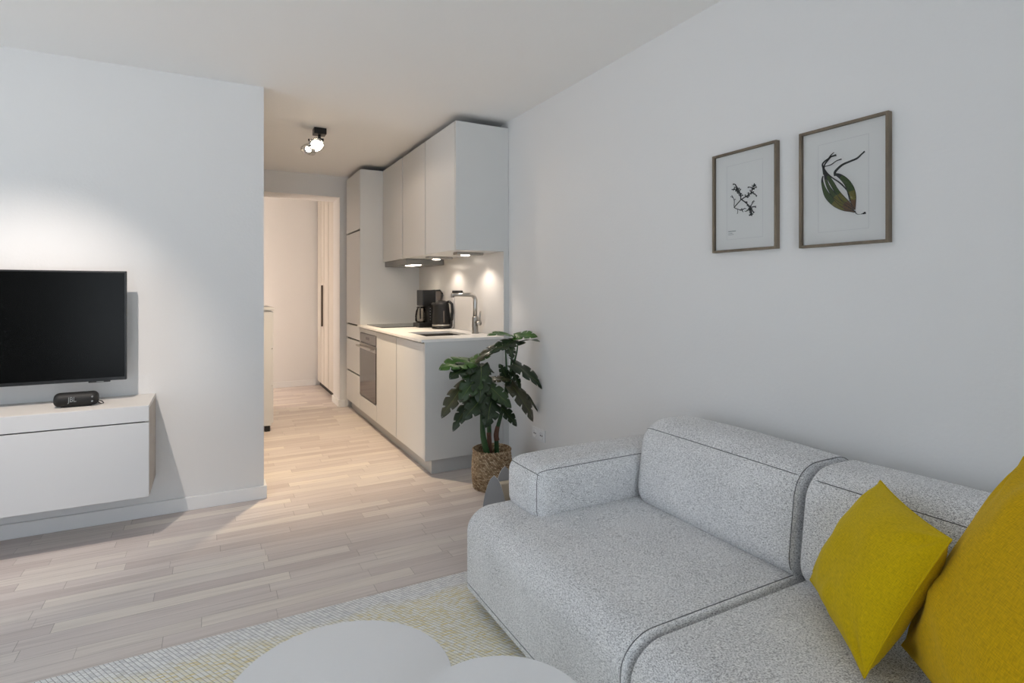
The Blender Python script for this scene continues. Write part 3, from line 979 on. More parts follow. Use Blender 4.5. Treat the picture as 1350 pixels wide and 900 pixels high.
co = thing('tv_console', 'white floating television console with a drop front fixed to the wall', 'console', (-1.4, 3.45, 0.222))
CX0, CX1, CY0, CZ0, CZ1 = -2.45, -0.270, 3.272, 0.222, 0.668
box('carcass', CX0 + .02, CX1 - .02, CY0 + .022, YT - .001, CZ0 + .01, CZ1 - .02, M['console'], co)
box('top', CX0, CX1 - .001, CY0, YT - .001, CZ1 - .02, CZ1, M['consoletop'], co, 0.0015)
box('end_panel', CX1 - .019, CX1, CY0, YT - .001, CZ0, CZ1 - .0205, M['consoleend'], co, 0.0012)
box('end_panel', CX0, CX0 + .019, CY0, YT - .001, CZ0, CZ1 - .0205, M['consoleend'], co, 0.0012)
box('upper_front', CX0 + .001, CX1 - .0005, CY0 - .012, CY0 - .0005, 0.592, CZ1 - .0005, M['console'], co, 0.0012)
for a, b in ((-1.36, CX1 - .0005), (CX0 + .001, -1.363)):
    box('drop_front', a, b, CY0 - .012, CY0 + .008, CZ0, 0.586, M['console'], co, 0.0012)
box('gap_shade', CX0 + .02, CX1 - .02, CY0 + .009, CY0 + .021, CZ0 + .02, CZ1 - .021, M['dark_gap'], co, 0)  # dark sheet painting the shade in the seams of the front

spk = thing('bluetooth_speaker', 'small black capsule shaped portable speaker on the white console', 'speaker', (-.58, 3.42, CZ1))
bm = bmesh.new()
sx, sy, sz, sl, sr = -.578, 3.40, CZ1 + .0365, .062, .034
prof = []
for k in range(0, 13):
    a = PI / 2 * k / 12
    prof.append((-sl - .026 * math.cos(a), sr * math.sin(a) ** .6))
prof += [(-x, r) for x, r in reversed(prof)]
rings = []
for px_, r in prof:
    if r < 1e-4: rings.append([bm.verts.new((sx + px_, sy, sz))])
    else: rings.append([bm.verts.new((sx + px_, sy + r * 1.0 * math.cos(2 * PI * k / 28), sz + r * math.sin(2 * PI * k / 28))) for k in range(28)])
for a, b in zip(rings, rings[1:]):
    for k in range(28):
        k2 = (k + 1) % 28
        if len(a) == 1 and len(b) == 1: continue
        if len(a) == 1: bm.faces.new((a[0], b[k2], b[k]))
        elif len(b) == 1: bm.faces.new((a[k], a[k2], b[0]))
        else: bm.faces.new((a[k], a[k2], b[k2], b[k]))
mesh_obj('body', bm, M['blackmat'], spk, True)
box('foot_strip', sx - .06, sx + .06, sy - .014, sy + .014, CZ1 + .0003, CZ1 + .006, M['black'], spk, 0.002)


def text_mesh(name, body, size, mat, parent, mtx, depth=0.0006):
    cu = bpy.data.curves.new('txt', 'FONT')
    cu.body = body; cu.size = size; cu.extrude = depth
    cu.align_x = 'CENTER'; cu.align_y = 'CENTER'
    to = bpy.data.objects.new('txt', cu); COL.objects.link(to)
    bpy.context.view_layer.update()
    me = bpy.data.meshes.new_from_object(to.evaluated_get(bpy.context.evaluated_depsgraph_get()))
    bpy.data.objects.remove(to); bpy.data.curves.remove(cu)
    bm = bmesh.new(); bm.from_mesh(me); bpy.data.meshes.remove(me)
    bmesh.ops.transform(bm, matrix=mtx, verts=bm.verts)
    return mesh_obj(name, bm, mat, parent)


text_mesh('logo', 'JBL', 0.034, M['logo'], spk, Matrix.Translation((sx - .012, sy - sr - .0004, sz + .002)) @ Matrix.Rotation(PI / 2, 4, 'X') @ Matrix.Scale(.72, 4, (1, 0, 0)))
for dz in (.011, -.011):
    bm = bmesh.new(); add_tube(bm, [(sx + .066, sy - .026, sz + dz), (sx + .066, sy - .0345, sz + dz)], .004, 10)
    mesh_obj('button', bm, M['logo'], spk)
tube('strap_loop', [(sx + .08, sy, sz - .012), (sx + .1, sy + .004, sz - .02), (sx + .106, sy + .008, sz - .031), (sx + .094, sy + .012, sz - .0335), (sx + .082, sy + .006, sz - .022)], .0025, M['black'], spk, 8)

# arched mirror further left on the same wall (it shows up in the picture glass)
mr = thing('arched_mirror', 'tall arched mirror in a slim white frame on the wall left of the television', 'mirror', (-1.78, 3.61, 0.9))
def arch_pts(x0, x1, z0, z1, n=20):
    r = (x1 - x0) / 2; cx_ = (x0 + x1) / 2
    return [(x0, z0), (x1, z0)] + [(cx_ + r * math.cos(PI * k / n), z1 - r + r * math.sin(PI * k / n)) for k in range(n + 1)]
bm = bmesh.new()
A_ = arch_pts(-2.0, -1.56, .95, 1.85); B_ = arch_pts(-1.985, -1.575, .965, 1.835)
def ringv(P, y): return [bm.verts.new((x, y, z)) for x, z in P]
a0, a1, b0, b1 = ringv(A_, YT - .001), ringv(A_, YT - .025), ringv(B_, YT - .025), ringv(B_, YT - .001)
n_ = len(A_)
for k in range(n_):
    k2 = (k + 1) % n_
    for u, v in ((a0, a1), (a1, b0), (b0, b1)):
        bm.faces.new((u[k], u[k2], v[k2], v[k]))
mesh_obj('frame', bm, M['trim'], mr)
bm = bmesh.new()
f1 = ringv(B_, YT - .008); f2 = ringv(B_, YT - .001)
bm.faces.new(f1); bm.faces.new(f2[::-1])
for k in range(n_): bm.faces.new((f1[k], f1[(k + 1) % n_], f2[(k + 1) % n_], f2[k]))
mesh_obj('glass', bm, M['mirror'], mr)

# ------------------------------------------------------------------ sofa
sofa = thing('sofa', 'large grey melange fabric sofa with low rounded arms against the right wall', 'sofa', (1.36, 0.56, 0))
SB = 1.845
Ys = [-0.94, 0.06, 1.06, 2.06]


def lean(p):
    return Vector((p.x + (p.z - .38) * .13 if p.z > .38 else p.x, p.y, p.z))


for k in range(3):
    y0, y1 = Ys[k] + .0012, Ys[k + 1] - .0012
    ra = .055 if k == 0 else .016
    rb = .055 if k == 2 else .016
    s = Soft((.880, y0, .052), (SB - .01, y1, .378), (.105, (ra, rb), (.020, .085)), (.006, .0, .012))
    so = s.build('seat', M['sofa'], sofa, 16, 7)
    hx, hy, hz = s.h
    q = hy - .020
    s.seam(so, [[(-hx, sg * q, -hz + .022), (-hx, sg * q, hz), (hx * .8, sg * q, hz)] for sg in ((-1,) if k else ())])
    s.seam(so, [[(-hx, -hy + .02, -hz + .040), (-hx, hy, -hz + .040), (hx * .7, hy, -hz + .040)]])
    box('base_rail', .935, SB - .02, y0 + .03, y1 - .03, .034, .0515, M['seam'], sofa, .004)
    yb0 = y0 + (.27 if k == 0 else 0); yb1 = y1 - (.27 if k == 2 else 0)
    rb0 = .07 if k == 0 else .018
    rb1 = .07 if k == 2 else .026
    bk = Soft((1.497, yb0, .36), (1.80, yb1, .705), (.10, (rb0, rb1), .09), (.012, 0, .012), lean)
    bo = bk.build('back_cushion', M['sofa'], sofa, 14, 7)
    hx, hy, hz = bk.h
    bk.seam(bo, [[(-hx, -hy * .97, hz - .012), (-hx, hy * .97, hz - .012)], [(-hx, -hy + .014, -hz + .03), (-hx, -hy + .014, hz), (hx * .9, -hy + .014, hz)]])
for sg, ya, yb in ((1, 1.79, 2.045), (-1, -.925, -.67)):
    a = Soft((1.064, ya, .352), (SB - .01, yb, .562), (.06, .055, .052), (.012, .010, .012))
    ao = a.build('armrest', M['sofa'], sofa, 12, 6)
    hx, hy, hz = a.h
    e = -sg
    a.seam(ao, [[(-hx, e * (hy - .010), hz - .003), (hx, e * (hy - .010), hz - .003)], [(-hx, e * (hy - .010), -hz + .02), (-hx, e * (hy - .010), hz - .012)], [(-hx, -hy, hz - .012), (-hx, hy, hz - .012)]])
# upholstered rear frame that carries the back cushions
fr = Soft((1.76, Ys[0] + .02, .05), (SB - .005, Ys[3] - .03, .53), (.03, .03, .03))
fr.build('back_frame', M['sofa'], sofa, 6, 3)
for y in (Ys[0] + .1, .06, 1.06, Ys[3] - .12):
    box('foot', .96, 1.0, y - .02, y + .02, .0125, .036, M['black'], sofa)
    box('foot', 1.74, 1.78, y - .02, y + .02, .0, .052, M['black'], sofa)

# ------------------------------------------------------------------ cushions
def cushion(name, label, A, B, C, D, T, mat, seed, bow=.05):
    """A top-left, B top-right, C bottom-right, D bottom-left; plump in the middle, tips pulled out"""
    A, B, C, D = map(Vector, (A, B, C, D))
    N = 40
    nrm = (B - A).cross(D - A).normalized()
    size = ((A - B).length + (A - D).length) / 2
    rnd = random.Random(seed)
    folds = [(rnd.uniform(-.6, .6), rnd.uniform(-.6, .6), rnd.uniform(0, PI), rnd.uniform(.5, 1)) for _ in range(6)]
    bm = bmesh.new()
    uvl = bm.loops.layers.uv.new('UVMap')
    def P(u, v, sd):
        uu = u * (1 - bow * (1 - v * v) * abs(u) ** 2)
        vv = v * (1 - bow * (1 - u * u) * abs(v) ** 2)
        s, t = (uu + 1) / 2, (vv + 1) / 2
        p = (D * (1 - s) + C * s) * (1 - t) + (A * (1 - s) + B * s) * t
        w = max(0.0, 1 - abs(u) ** 2.3) ** .62 * max(0.0, 1 - abs(v) ** 2.3) ** .62
        wr = 0
        edge = 4 * w * (1 - w)
        for (fu, fv, fa, fs) in folds:
            du, dv = u - fu, v - fv
            a = du * math.cos(fa) + dv * math.sin(fa); b = -du * math.sin(fa) + dv * math.cos(fa)
            wr += fs * math.exp(-(a / .10) ** 2 - (b / .55) ** 2)
        nz = noise.noise(Vector((u * 2.2 + seed, v * 2.2, sd)))
        # pleats running in from the tips
        ang = math.atan2(1 - abs(v), 1 - abs(u))
        rr = math.hypot(1 - abs(u), 1 - abs(v))
        pl = math.sin(ang * 9 + seed) * math.exp(-(rr / .45) ** 2) * min(1, rr * 5)
        h = T * w * (1 + .10 * nz) + (.010 * pl + .013 * wr * .8) * edge * size / .42
        return p + nrm * sd * h
    V = {}
    for sd in (1, -1):
        for i in range(N + 1):
            for j in range(N + 1):
                u, v = -1 + 2 * i / N, -1 + 2 * j / N
                u = math.sin(u * PI / 2); v = math.sin(v * PI / 2)
                rim = i in (0, N) or j in (0, N)
                if rim and sd == -1:
                    V[i, j, sd] = V[i, j, 1]
                else:
                    V[i, j, sd] = bm.verts.new(P(u, v, sd))
    for sd in (1, -1):
        for i in range(N):
            for j in range(N):
                q = [(i, j), (i + 1, j), (i + 1, j + 1), (i, j + 1)]
                if sd == -1: q = q[::-1]
                try:
                    f = bm.faces.new([V[a, b, sd] for a, b in q])
                except ValueError:
                    continue
                for l, (a, b) in zip(f.loops, q):
                    l[uvl].uv = (a / N * size / .42, b / N * size / .42)
    root = thing(name, label, 'cushion', (A + B + C + D) / 4)
    mesh_obj('cover', bm, mat, root, True)
    bm = bmesh.new()
    loop = []
    for k in range(N): loop.append((k, 0))
    for k in range(N): loop.append((N, k))
    for k in range(N): loop.append((N - k, N))
    for k in range(N): loop.append((0, N - k))
    loop.append((0, 0))
    pts = []
    for i, j in loop:
        u, v = math.sin((-1 + 2 * i / N) * PI / 2), math.sin((-1 + 2 * j / N) * PI / 2)
        pts.append(P(u, v, 1))
    add_tube(bm, pts, .0024, 6)
    mesh_obj('piping', bm, mat, root, True)
    return root


CUSH1 = dict(A=(1.5529, 0.8430, 0.7291), B=(1.3074, 0.5748, 0.7311), C=(1.2256, 0.6981, 0.4057), D=(1.4908, 0.9978, 0.4136))
CUSH2 = dict(A=(1.5135, 0.5324, 0.8790), B=(1.1684, 0.1479, 0.8750), C=(1.0599, 0.3254, 0.4116), D=(1.4051, 0.7148, 0.4116))
cushion('cushion', 'smaller mustard yellow square cushion leaning in front of the bigger yellow cushion', T=.075, mat=M['mustard'], seed=3, **CUSH1)
cushion('cushion', 'bigger mustard yellow cushion at the right edge behind the smaller yellow cushion', T=.095, mat=M['mustard2'], seed=8, bow=.04, **CUSH2)

# ------------------------------------------------------------------ rug and side tables
rug = Soft((-.5, -.4, .0005), (1.25, 2.245, .0122), (.006, .006, .0055))
tag(rug.build('rug', M['rug'], None, 30, 2), 'flat woven grey and ochre wool rug under the tables and the sofa front', 'rug')


def side_table(x, y, r, z, label, legs):
    t = thing('side_table', label, 'side table', (x, y, .0122))
    autosmooth(lathe('tabletop', [(0, z - .016), (r - .012, z - .016), (r - .003, z - .012), (r, z - .005), (r, z - .002), (r - .002, z), (0, z)], x, y, M['table'], t, 96), 25)
    for k in range(3):
        a = legs + 2 * PI * k / 3
        p = Vector((x + r * .6 * math.cos(a), y + r * .6 * math.sin(a), z - .0162))
        q = Vector((x + r * .84 * math.cos(a), y + r * .84 * math.sin(a), .0125))
        tube('leg', [p, (p + q) / 2, q], [.013, .0115, .009], M['table'], t, 14)
    return t


side_table(.256, 1.284, .247, .35, 'larger lower round pale grey side table on the rug', 1.2)
side_table(.463, .910, .180, .45, 'smaller taller round pale grey side table overlapping the lower one', 2.0)

# ------------------------------------------------------------------ framed prints
def ribbon(bm, pts, x, conv, mi, taper=True):
    """flat printed stroke: pts = (u, v, width) in drawing units"""
    L = []
    for i, (u, v, w) in enumerate(pts):
        a = pts[max(i - 1, 0)]; b = pts[min(i + 1, len(pts) - 1)]
        t = Vector((b[0] - a[0], b[1] - a[1])).normalized()
        n = Vector((-t.y, t.x)) * w / 2
        L.append((bm.verts.new(conv(u + n.x, v + n.y, x)), bm.verts.new(conv(u - n.x, v - n.y, x))))
    for (a, b), (c, d) in zip(L, L[1:]):
        f = bm.faces.new((a, b, d, c)); f.material_index = mi


def smooth_path(p, n=6):
    out = []
    for i in range(len(p) - 1):
        p0 = p[max(i - 1, 0)]; p1 = p[i]; p2 = p[i + 1]; p3 = p[min(i + 2, len(p) - 1)]
        for k in range(n):
            t = k / n
            out.append(tuple(0.5 * (2 * b + (c - a) * t + (2 * a - 5 * b + 4 * c - d) * t * t + (3 * b - a - 3 * c + d) * t ** 3) for a, b, c, d in zip(p0, p1, p2, p3)))
    out.append(tuple(p[-1]))
    return out


def frame(label, y0, y1, z0, z1, cy):
    """y0 far edge, y1 near edge (y1 < y0)"""
    t = thing('framed_print', label, 'picture', (XR - .012, (y0 + y1) / 2, z0), 'framed botanical prints')
    w, d = .0092, .022
    bm = bmesh.new()
    x0, x1 = XR - d, XR - .0005
    add_box(bm, x0, x1, y1, y1 + w, z0, z1, .001); add_box(bm, x0, x1, y0 - w, y0, z0, z1, .001)
    add_box(bm, x0, x1, y1 + w, y0 - w, z0, z0 + w, .001); add_box(bm, x0, x1, y1 + w, y0 - w, z1 - w, z1, .001)
    mesh_obj('frame', bm, M['oakframe'], t)
    pp = box('print', XR - .009, XR - .001, y1 + w, y0 - w, z0 + w, z1 - w, M['paper'], t, 0)
    bm = bmesh.new()
    m_ = .062 * (y0 - y1) / .33
    for a in ((y1 + w + m_, y1 + w + m_ + .0012, z0 + .05, z1 - .055), (y0 - w - m_, y0 - w - m_ + .0012, z0 + .05, z1 - .055), (y1 + w + m_, y0 - w - m_, z0 + .05, z0 + .0512), (y1 + w + m_, y0 - w - m_, z1 - .055, z1 - .0538)):
        add_box(bm, XR - .0094, XR - .009, *a)
    mesh_obj('plate_mark', bm, M['deboss'], pp)
    bm = bmesh.new()
    bm.faces.new([bm.verts.new((XR - .0155, y, z)) for y, z in ((y1 + w, z0 + w), (y0 - w, z0 + w), (y0 - w, z1 - w), (y1 + w, z1 - w))])
    mesh_obj('glass', bm, M['picglass'], t)
    return t, pp


t1, p1_ = frame('larger oak framed print of a green ribbon seaweed on the right wall', 1.281, .980, 1.381, 1.789, 1.13)
convB = lambda u, v, x: onX(1060 + u / 8.18, 180 + v / 8.18, x)
bm = bmesh.new()
XP = XR - .0093
blades = [[(205, 425, 8), (196, 470, 16), (212, 550, 34), (255, 640, 62), (330, 715, 70), (420, 765, 62), (500, 790, 40), (548, 812, 14)],
          [(222, 385, 16), (232, 450, 24), (262, 540, 34), (310, 615, 50), (380, 700, 60), (470, 760, 60), (540, 790, 20)],
          [(215, 350, 14), (245, 410, 34), (300, 500, 44), (355, 590, 46), (420, 670, 52), (490, 740, 50), (540, 790, 20)],
          [(335, 405, 18), (385, 425, 44), (450, 480, 66), (500, 560, 78), (525, 640, 70), (532, 720, 50), (540, 790, 24)]]
for k, b in enumerate(blades):
    pth = smooth_path(b)
    n = len(pth)
    ribbon(bm, pth, XP - .00005 * k, convB, 0)
    ribbon(bm, [(u, v, w * .96) for u, v, w in pth[int(n * .55):int(n * .88)]], XP - .0003 - .00003 * k, convB, 1)
    ribbon(bm, [(u, v, w * .9) for u, v, w in pth[int(n * .74):]], XP - .0005 - .00003 * k, convB, 2)
    ribbon(bm, [(u, v, max(w * .9, 7)) for u, v, w in pth[:int(n * .22)]], XP - .0005 - .00003 * k, convB, 3)
    for sgn in (-1, 1):
        edge = []
        for i, (u, v, w) in enumerate(pth):
            a = pth[max(i - 1, 0)]; c = pth[min(i + 1, n - 1)]
            t = Vector((c[0] - a[0], c[1] - a[1])).normalized()
            edge.append((u - t.y * w / 2 * sgn, v + t.x * w / 2 * sgn, 5))
        ribbon(bm, edge, XP - .0006, convB, 3)
for s_ in ([(335, 425, 24), (333, 385, 26), (370, 340, 24), (420, 300, 22), (500, 265, 20), (570, 235, 20), (620, 190, 16), (655, 158, 16)],
           [(215, 410, 20), (208, 340, 24), (198, 300, 16), (225, 265, 16), (265, 235, 14), (290, 200, 12), (325, 168, 6)],
           [(215, 350, 16), (222, 305, 14), (245, 270, 16), (285, 222, 16), (320, 207, 18), (348, 198, 22)],
           [(225, 322, 8), (290, 303, 10), (350, 262, 10), (405, 242, 13)],
           [(222, 370, 14), (300, 440, 14), (375, 490, 16), (425, 535, 17), (465, 590, 12), (495, 700, 8)],
           [(545, 800, 14), (560, 826, 9), (580, 838, 5), (612, 836, 4), (650, 826, 20)], [(640, 836, 6), (655, 820, 22), (664, 834, 8)]):
    ribbon(bm, smooth_path(s_), XP - .0007, convB, 3)
mesh_obj('seaweed_motif', bm, [M['inkgreen'], M['inkolive'], M['inkbrown'], M['ink']], p1_)

t2, p2_ = frame('smaller oak framed print of a dark feathery sprig left of the larger print', 1.674, 1.372, 1.387, 1.791, 1.52)
convS = lambda u, v, x: onX(940 + u / 9.0, 220 + v / 9.0, x)
bm = bmesh.new()
rt = random.Random(5)


def twig(p, w, spurs, ln):
    pth = smooth_path([(a, b, w) for a, b in p], 8)
    ribbon(bm, [(a_, b_, c_ * 1.35) for a_, b_, c_ in pth], XP, convS, 0)
    for k in range(spurs):
        i = rt.randrange(len(pth) // 5, len(pth) - 1)
        a, b = pth[i], pth[i + 1]
        th = math.atan2(b[1] - a[1], b[0] - a[0]) + rt.choice((-1, 1)) * rt.uniform(.5, 1.1)
        l = ln * rt.uniform(.5, 1.1)
        q = [(a[0], a[1], w * .8), (a[0] + math.cos(th) * l * .5, a[1] + math.sin(th) * l * .5, w * .9), (a[0] + math.cos(th) * l, a[1] + math.sin(th) * l, w * .9)]
        ribbon(bm, q, XP - .0002, convS, 0)
        if l > 26:
            th2 = th + rt.choice((-.8, .8))
            ribbon(bm, [(q[1][0], q[1][1], w * .7), (q[1][0] + math.cos(th2) * l * .5, q[1][1] + math.sin(th2) * l * .5, w * .7)], XP - .0003, convS, 0)


twig([(248, 482), (290, 435), (330, 390)], 8, 0, 0)
twig([(330, 390), (326, 330), (300, 270), (262, 205)], 10, 16, 36)
twig([(300, 290), (262, 268), (220, 268)], 8, 5, 22)
twig([(332, 388), (390, 350), (450, 308), (468, 250), (494, 195)], 9, 22, 36)
twig([(455, 305), (490, 318), (522, 345)], 8, 6, 20)
twig([(468, 255), (440, 240), (415, 238)], 7, 4, 20)
twig([(470, 255), (500, 245), (520, 242)], 7, 4, 18)
twig([(340, 388), (390, 425), (440, 478), (455, 530), (448, 575)], 10, 20, 34)
twig([(440, 480), (480, 470), (512, 466)], 7, 5, 22)
twig([(440, 480), (462, 440), (474, 405)], 7, 5, 22)
twig([(442, 480), (470, 520), (484, 550)], 7, 4, 20)
twig([(440, 485), (410, 510), (388, 530)], 7, 4, 20)
twig([(250, 482), (290, 500), (340, 510), (382, 488)], 7, 4, 26)
twig([(340, 510), (358, 534)], 7, 0, 10)
twig([(292, 502), (294, 530), (288, 556)], 5, 1, 10)
twig([(250, 470), (252, 400), (236, 360), (222, 335)], 6, 3, 26)
mesh_obj('sprig_motif', bm, [M['ink']], p2_)
bm = bmesh.new()
ribbon(bm, [(182, 769, 7), (225, 764, 7), (270, 758, 7)], XP, convS, 0)
ribbon(bm, [(182, 790, 4), (230, 785, 4)], XP, convS, 0)
ribbon(bm, [(182, 806, 4), (245, 799, 4)], XP, convS, 0)
mesh_obj('caption', bm, [M['caption']], p2_)

# ------------------------------------------------------------------ socket on the right wall
so = thing('wall_socket', 'white double power socket low on the right wall behind the sofa arm', 'socket', (XR - .005, 3.115, .30))
box('plate', XR - .010, XR - .0005, 3.038, 3.192, .262, .340, M['white'], so, 0.003)
for yy in (3.155, 3.075):
    bm = bmesh.new()
    add_lathe(bm, [(0, 0.0), (.021, 0.0), (.023, .002), (.023, .004), (.026, .004), (.026, 0)], 0, 0, 24)
    bmesh.ops.transform(bm, matrix=Matrix.Translation((XR - .0102, yy, .301)) @ Matrix.Rotation(-PI / 2, 4, 'Y'), verts=bm.verts)
    r_ = mesh_obj('outlet', bm, M['white'], so, True)
    for dd in (-.009, .009):
        bm = bmesh.new(); add_tube(bm, [(XR - .0106, yy + dd, .301), (XR - .0098, yy + dd, .301)], .0052, 12)
        mesh_obj('pin_hole', bm, M['hole'], r_)

# ------------------------------------------------------------------ basket and monstera
BX, BY = 1.55, 3.16
bk_ = thing('basket', 'round woven seagrass basket on the floor holding the potted plant', 'basket', (BX, BY, 0))
bm = bmesh.new()
NR, NA, BH = 26, 72, .235
rings = []
for i in range(NR * 4 + 1):
    t = i / (NR * 4)
    z = .002 + BH * t
    R = .112 + .012 * math.sin(PI * min(1, t * .9 + .1)) + .004 * t
    ph = i / 4
    row = math.floor(ph)
    ring = []
    for k in range(NA):
        a = 2 * PI * k / NA
        r = R + .004 * abs(math.sin(PI * ph)) * (.55 + .45 * math.sin(a * 18 + (row % 2) * PI + (ph - row) * 2.2))
        ring.append(bm.verts.new((BX + r * math.cos(a), BY + r * math.sin(a), z + .0015 * math.sin(a * 18 + row))))
    rings.append(ring)
for ri in ((.117, BH + .004), (.107, BH + .002), (.104, BH * .5), (.100, .012)):
    rings.append([bm.verts.new((BX + ri[0] * math.cos(2 * PI * k / NA), BY + ri[0] * math.sin(2 * PI * k / NA), ri[1])) for k in range(NA)])
for a, b in zip(rings, rings[1:]):
    for k in range(NA): bm.faces.new((a[k], a[(k + 1) % NA], b[(k + 1) % NA], b[k]))
bm.faces.new(rings[0][::-1]); bm.faces.new(rings[-1])
mesh_obj('weave', bm, M['basket'], bk_, True)
bm = bmesh.new()
rim = []
for k in range(145):
    a = 2 * PI * k / 144
    rim.append((BX + (.116 + .0015 * math.sin(a * 36)) * math.cos(a), BY + (.116 + .0015 * math.sin(a * 36)) * math.sin(a), BH + .003 + .0015 * math.cos(a * 36)))
mesh_obj('rim', add_tube(bm, rim, .0065, 8, False), M['basket'], bk_, True)

pl = thing('potted_plant', 'tall dark green split leaf monstera plant in the woven basket by the kitchen end', 'plant', (BX, BY, .02))
lathe('pot', [(0, .016), (.08, .016), (.098, .17), (.1, .185), (.094, .185), (.09, .178), (0, .178)], BX, BY, M['black'], pl, 36)
bm = bmesh.new()
add_lathe(bm, [(0, .184), (.04, .186), (.089, .180), (.089, .1785), (0, .1785)], BX, BY, 32)
mesh_obj('soil', bm, M['soil'], pl, True)


def leaf(P0, P1, nrm, width, mat, lobes=4, droop=.25, fold=.22, depth=.50):
    """split monstera leaf from stalk end P0 to tip P1"""
    P0, P1 = Vector(P0), Vector(P1)
    ax = (P1 - P0); L = ax.length; ax.normalize()
    nz = Vector(nrm); nz = (nz - ax * nz.dot(ax)).normalized()
    sd = nz.cross(ax).normalized()
    bm = bmesh.new(); uvl = bm.loops.layers.uv.new('UVMap')
    def outline(t):
        return width * (math.sin(PI * min(1, t * .86 + .14)) ** .72) * (1 - .35 * t)
    def P(t, s):
        # t along the rib, s -1..1 across; basal lobes sweep back, outer edge sweeps forward
        back = -.16 * math.exp(-(t / .16) ** 2) * abs(s) ** 1.2
        fwd = .20 * abs(s) ** 1.5 * (1 - t * .7)
        x = (t + back + fwd * t) * L
        y = outline(t) * s
        z = -droop * L * (x / L) ** 2 + fold * abs(y) - 1.1 * fold * y * y / max(width, 1e-4)
        z += .05 * width * math.sin(9 * t + 3 * s)
        return P0 + ax * x + sd * y + nz * z
    NS = 6
    for side in (-1, 1):
        edges = [0.0]
        for k in range(lobes): edges.append((k + 1) / lobes)
        for k in range(lobes):
            t0, t1 = edges[k], edges[k + 1]
            gap = .10 * (t1 - t0)
            NT = 4
            g = {}
            for i in range(NT + 1):
                for j in range(NS + 1):
                    s = j / NS
                    cut = max(0.0, (s - (1 - depth)) / depth)
                    lo = t0 + (gap * cut ** .5 if (k > 0 and cut > 0) else 0)
                    hi = t1 - (gap * cut ** .5 if (k < lobes - 1 and cut > 0) else 0)
                    t = lo + (hi - lo) * i / NT
                    rs = 1 - .05 * (2 * i / NT - 1) ** 2 * (1 if cut > 0 else 0) * s
                    g[i, j] = (t, side * s * rs)
            vv = {q: bm.verts.new(P(*g[q])) for q in g}
            for i in range(NT):
                for j in range(NS):
                    q = [(i, j), (i + 1, j), (i + 1, j + 1), (i, j + 1)]
                    if side < 0: q = q[::-1]
                    f = bm.faces.new([vv[a] for a in q])
                    for l, a in zip(f.loops, q): l[uvl].uv = (g[a][0], g[a][1])
    bmesh.ops.remove_doubles(bm, verts=bm.verts, dist=1e-4)
    r = bmesh.ops.solidify(bm, geom=bm.faces[:], thickness=.0008)
    return mesh_obj('leaf', bm, mat, pl, True)


def at(px, py, dy=0.0):
    return onY(px, py, BY + dy)


UP = (0, 0, 1)
CAMV = Vector((-.45, -.87, .1))
LD, LM, LB, LN = M['leafdark'], M['leafmid'], M['leafbright'], M['leafbrown']
leaves = [
    # base px, dY, tip px, dY, normal, half-width, material
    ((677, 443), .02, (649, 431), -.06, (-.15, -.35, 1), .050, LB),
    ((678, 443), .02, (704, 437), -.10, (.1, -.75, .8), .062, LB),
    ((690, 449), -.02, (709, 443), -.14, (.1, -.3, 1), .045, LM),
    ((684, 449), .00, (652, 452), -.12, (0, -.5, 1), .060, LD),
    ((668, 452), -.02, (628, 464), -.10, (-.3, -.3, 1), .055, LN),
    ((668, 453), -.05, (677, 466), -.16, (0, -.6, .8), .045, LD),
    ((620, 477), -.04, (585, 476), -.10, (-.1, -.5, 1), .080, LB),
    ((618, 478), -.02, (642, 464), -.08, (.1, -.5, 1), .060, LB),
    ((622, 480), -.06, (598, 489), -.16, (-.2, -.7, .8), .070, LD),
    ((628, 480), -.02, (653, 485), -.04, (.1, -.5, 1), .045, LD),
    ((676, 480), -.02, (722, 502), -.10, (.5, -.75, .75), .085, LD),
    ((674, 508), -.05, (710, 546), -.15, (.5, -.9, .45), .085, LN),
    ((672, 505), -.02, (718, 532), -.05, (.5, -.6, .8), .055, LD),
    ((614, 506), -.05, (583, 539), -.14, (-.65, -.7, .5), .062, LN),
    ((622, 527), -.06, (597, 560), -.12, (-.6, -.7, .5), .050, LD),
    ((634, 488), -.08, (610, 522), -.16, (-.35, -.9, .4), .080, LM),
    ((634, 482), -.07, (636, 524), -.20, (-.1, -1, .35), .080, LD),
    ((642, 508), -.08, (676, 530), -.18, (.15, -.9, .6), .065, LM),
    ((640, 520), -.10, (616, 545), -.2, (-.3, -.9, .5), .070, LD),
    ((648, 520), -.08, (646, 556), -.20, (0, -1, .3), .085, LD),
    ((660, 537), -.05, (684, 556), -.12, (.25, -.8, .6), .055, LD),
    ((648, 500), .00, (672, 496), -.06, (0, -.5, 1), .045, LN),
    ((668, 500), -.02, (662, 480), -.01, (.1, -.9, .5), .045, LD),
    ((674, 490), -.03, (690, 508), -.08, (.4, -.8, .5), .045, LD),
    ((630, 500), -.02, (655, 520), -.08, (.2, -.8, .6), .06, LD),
]
for (b, db, t, dt, n, w, m) in leaves:
    leaf(at(*b, db), at(*t, dt), n, w * 1.05, m)


def stem(pts, rad, mat='stem', name='stem', n=10):
    return tube(name, smooth_path([tuple(p) for p in pts], 5), rad, M[mat], pl, n)


def taper(n, a, b): return [a + (b - a) * k / (n - 1) for k in range(n)]


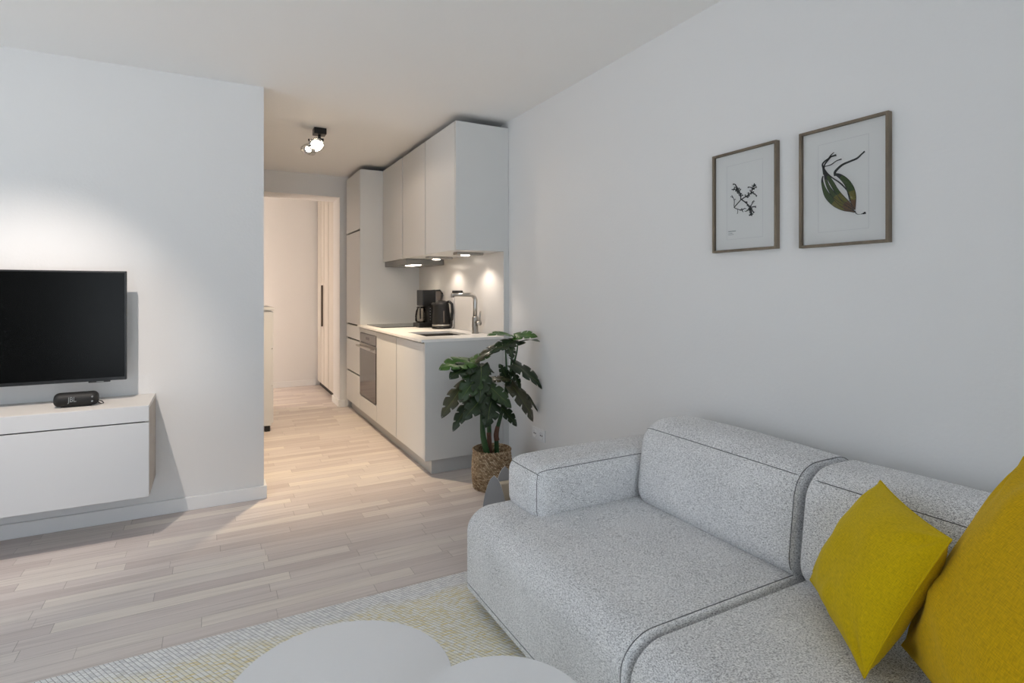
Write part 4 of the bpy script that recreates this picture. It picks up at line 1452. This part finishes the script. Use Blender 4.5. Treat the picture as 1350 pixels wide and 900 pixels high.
stem([Vector((1.515, 3.13, .18)), at(637, 575, -.03), at(635, 540, -.03), at(628, 500, -.04), at(619, 478, -.04)], taper(21, .021, .006))
stem([Vector((1.535, 3.18, .18)), at(645, 570, .0), at(643, 530, -.03), at(640, 500, -.05), at(636, 484, -.07)], taper(21, .017, .006))
stem([Vector((1.585, 3.16, .18)), at(655, 570, .0), at(661, 545, -.01), at(668, 515, .0), at(674, 480, .02), at(677, 444, .02)], taper(26, .016, .0045))
stem([at(666, 520, 0), at(668, 495, .0), at(667, 470, -.01), at(666, 453, -.03)], taper(16, .009, .0035))
stem([at(668, 518, 0), at(676, 485, .0), at(681, 465, -.01), at(683, 450, -.02)], taper(16, .009, .0035))
stem([at(668, 520, 0), at(672, 508, -.02), at(676, 482, -.02)], taper(11, .008, .004))
stem([at(666, 524, 0), at(670, 516, -.03), at(674, 508, -.05)], taper(11, .008, .004))
stem([at(636, 545, -.03), at(626, 520, -.05), at(614, 507, -.05)], taper(11, .007, .004))
stem([at(637, 550, -.03), at(630, 535, -.05), at(622, 528, -.06)], taper(11, .007, .004))
stem([at(642, 545, -.02), at(648, 530, -.06), at(648, 520, -.08)], taper(11, .007, .004))
stem([at(657, 555, -.01), at(660, 545, -.03), at(660, 537, -.05)], taper(11, .006, .004))
stem([at(640, 540, -.03), at(642, 522, -.07), at(642, 508, -.08)], taper(11, .007, .004))
stem([at(640, 535, -.02), at(645, 515, -.01), at(648, 500, .0)], taper(11, .006, .004))
stem([Vector((1.535, 3.165, .18)), at(645, 588, -.01), at(645, 578, -.01), at(644, 570, -.01)], taper(16, .02, .012), 'sheath', 'sheath')
stem([at(655, 580, -.01), at(654, 572, -.01), at(656, 562, -.01)], taper(11, .0175, .013), 'sheath', 'sheath')

# ------------------------------------------------------------------ petal shaped object behind the sofa end
pt = thing('petal_holder', 'low grey holder of upright petal shaped panels with pale edges between sofa and basket', 'holder', (1.24, 2.36, 0))


def petal(cx_, cy_, ang, w, h, lean_):
    N = 22
    ring_f, ring_b = [], []
    bm = bmesh.new()
    out = []
    for k in range(N + 1):
        t = k / N
        out.append((-w * ((1 - t ** 2.4) ** .62) if t < 1 else 0.0, h * t))
    out = out + [(-x, z) for x, z in reversed(out[:-1])]
    for x, z in out:
        bend = .05 * (x / w) ** 2 + lean_ * z
        for dd, rg in ((0.0, ring_f), (.007, ring_b)):
            lx, ly = x, bend + dd
            rg.append(bm.verts.new((cx_ + lx * math.cos(ang) - ly * math.sin(ang), cy_ + lx * math.sin(ang) + ly * math.cos(ang), .001 + z)))
    n = len(out)
    for rg in (ring_f, ring_b):
        for k in range(N):
            a, b, c, d = rg[k], rg[k + 1], rg[n - 2 - k], rg[n - 1 - k]
            if k == N - 1: f = bm.faces.new((a, b, d))
            else: f = bm.faces.new((a, b, c, d))
            f.material_index = 0
    for k in range(n):
        f = bm.faces.new((ring_f[k], ring_f[(k + 1) % n], ring_b[(k + 1) % n], ring_b[k])); f.material_index = 1
    return mesh_obj('petal', bm, [M['felt'], M['white']], pt)


petal(1.157, 2.335, -.50, .066, .372, -.02)
petal(1.250, 2.405, -.40, .066, .382, -.02)
petal(1.35, 2.33, .5, .06, .372, -.02)
box('core', 1.202, 1.30, 2.355, 2.395, .001, .318, M['beige'], pt, 0.006)
box('tray', 1.09, 1.41, 2.29, 2.46, .0005, .03, M['felt'], pt, 0.008)

# ------------------------------------------------------------------ daylight and view
w = bpy.data.worlds.new('sky'); SC.world = w
w.use_nodes = True
bg = w.node_tree.nodes['Background']
g = G(w.node_tree)
tcw = g.n('ShaderNodeTexCoord'); spw = g.n('ShaderNodeSeparateXYZ')
w.node_tree.links.new(tcw.outputs['Generated'], spw.inputs[0])
skyc = g.ramp(g.m('ADD', g.m('MULTIPLY', spw.outputs[2], 0.5), 0.5), [(0.42, (1.44, 1.54, 1.63, 1)), (0.52, (0.78, 0.88, 0.98, 1))])  # added glow below the horizon, brighter than the sky to light the ceiling
w.node_tree.links.new(skyc, bg.inputs[0])
bg.inputs[1].default_value = 3.8

vs_ = SC.view_settings
vs_.view_transform = 'Standard'
vs_.look = 'None'
vs_.gamma = 1.0
vs_.use_curve_mapping = False
vs_.exposure = -0.2
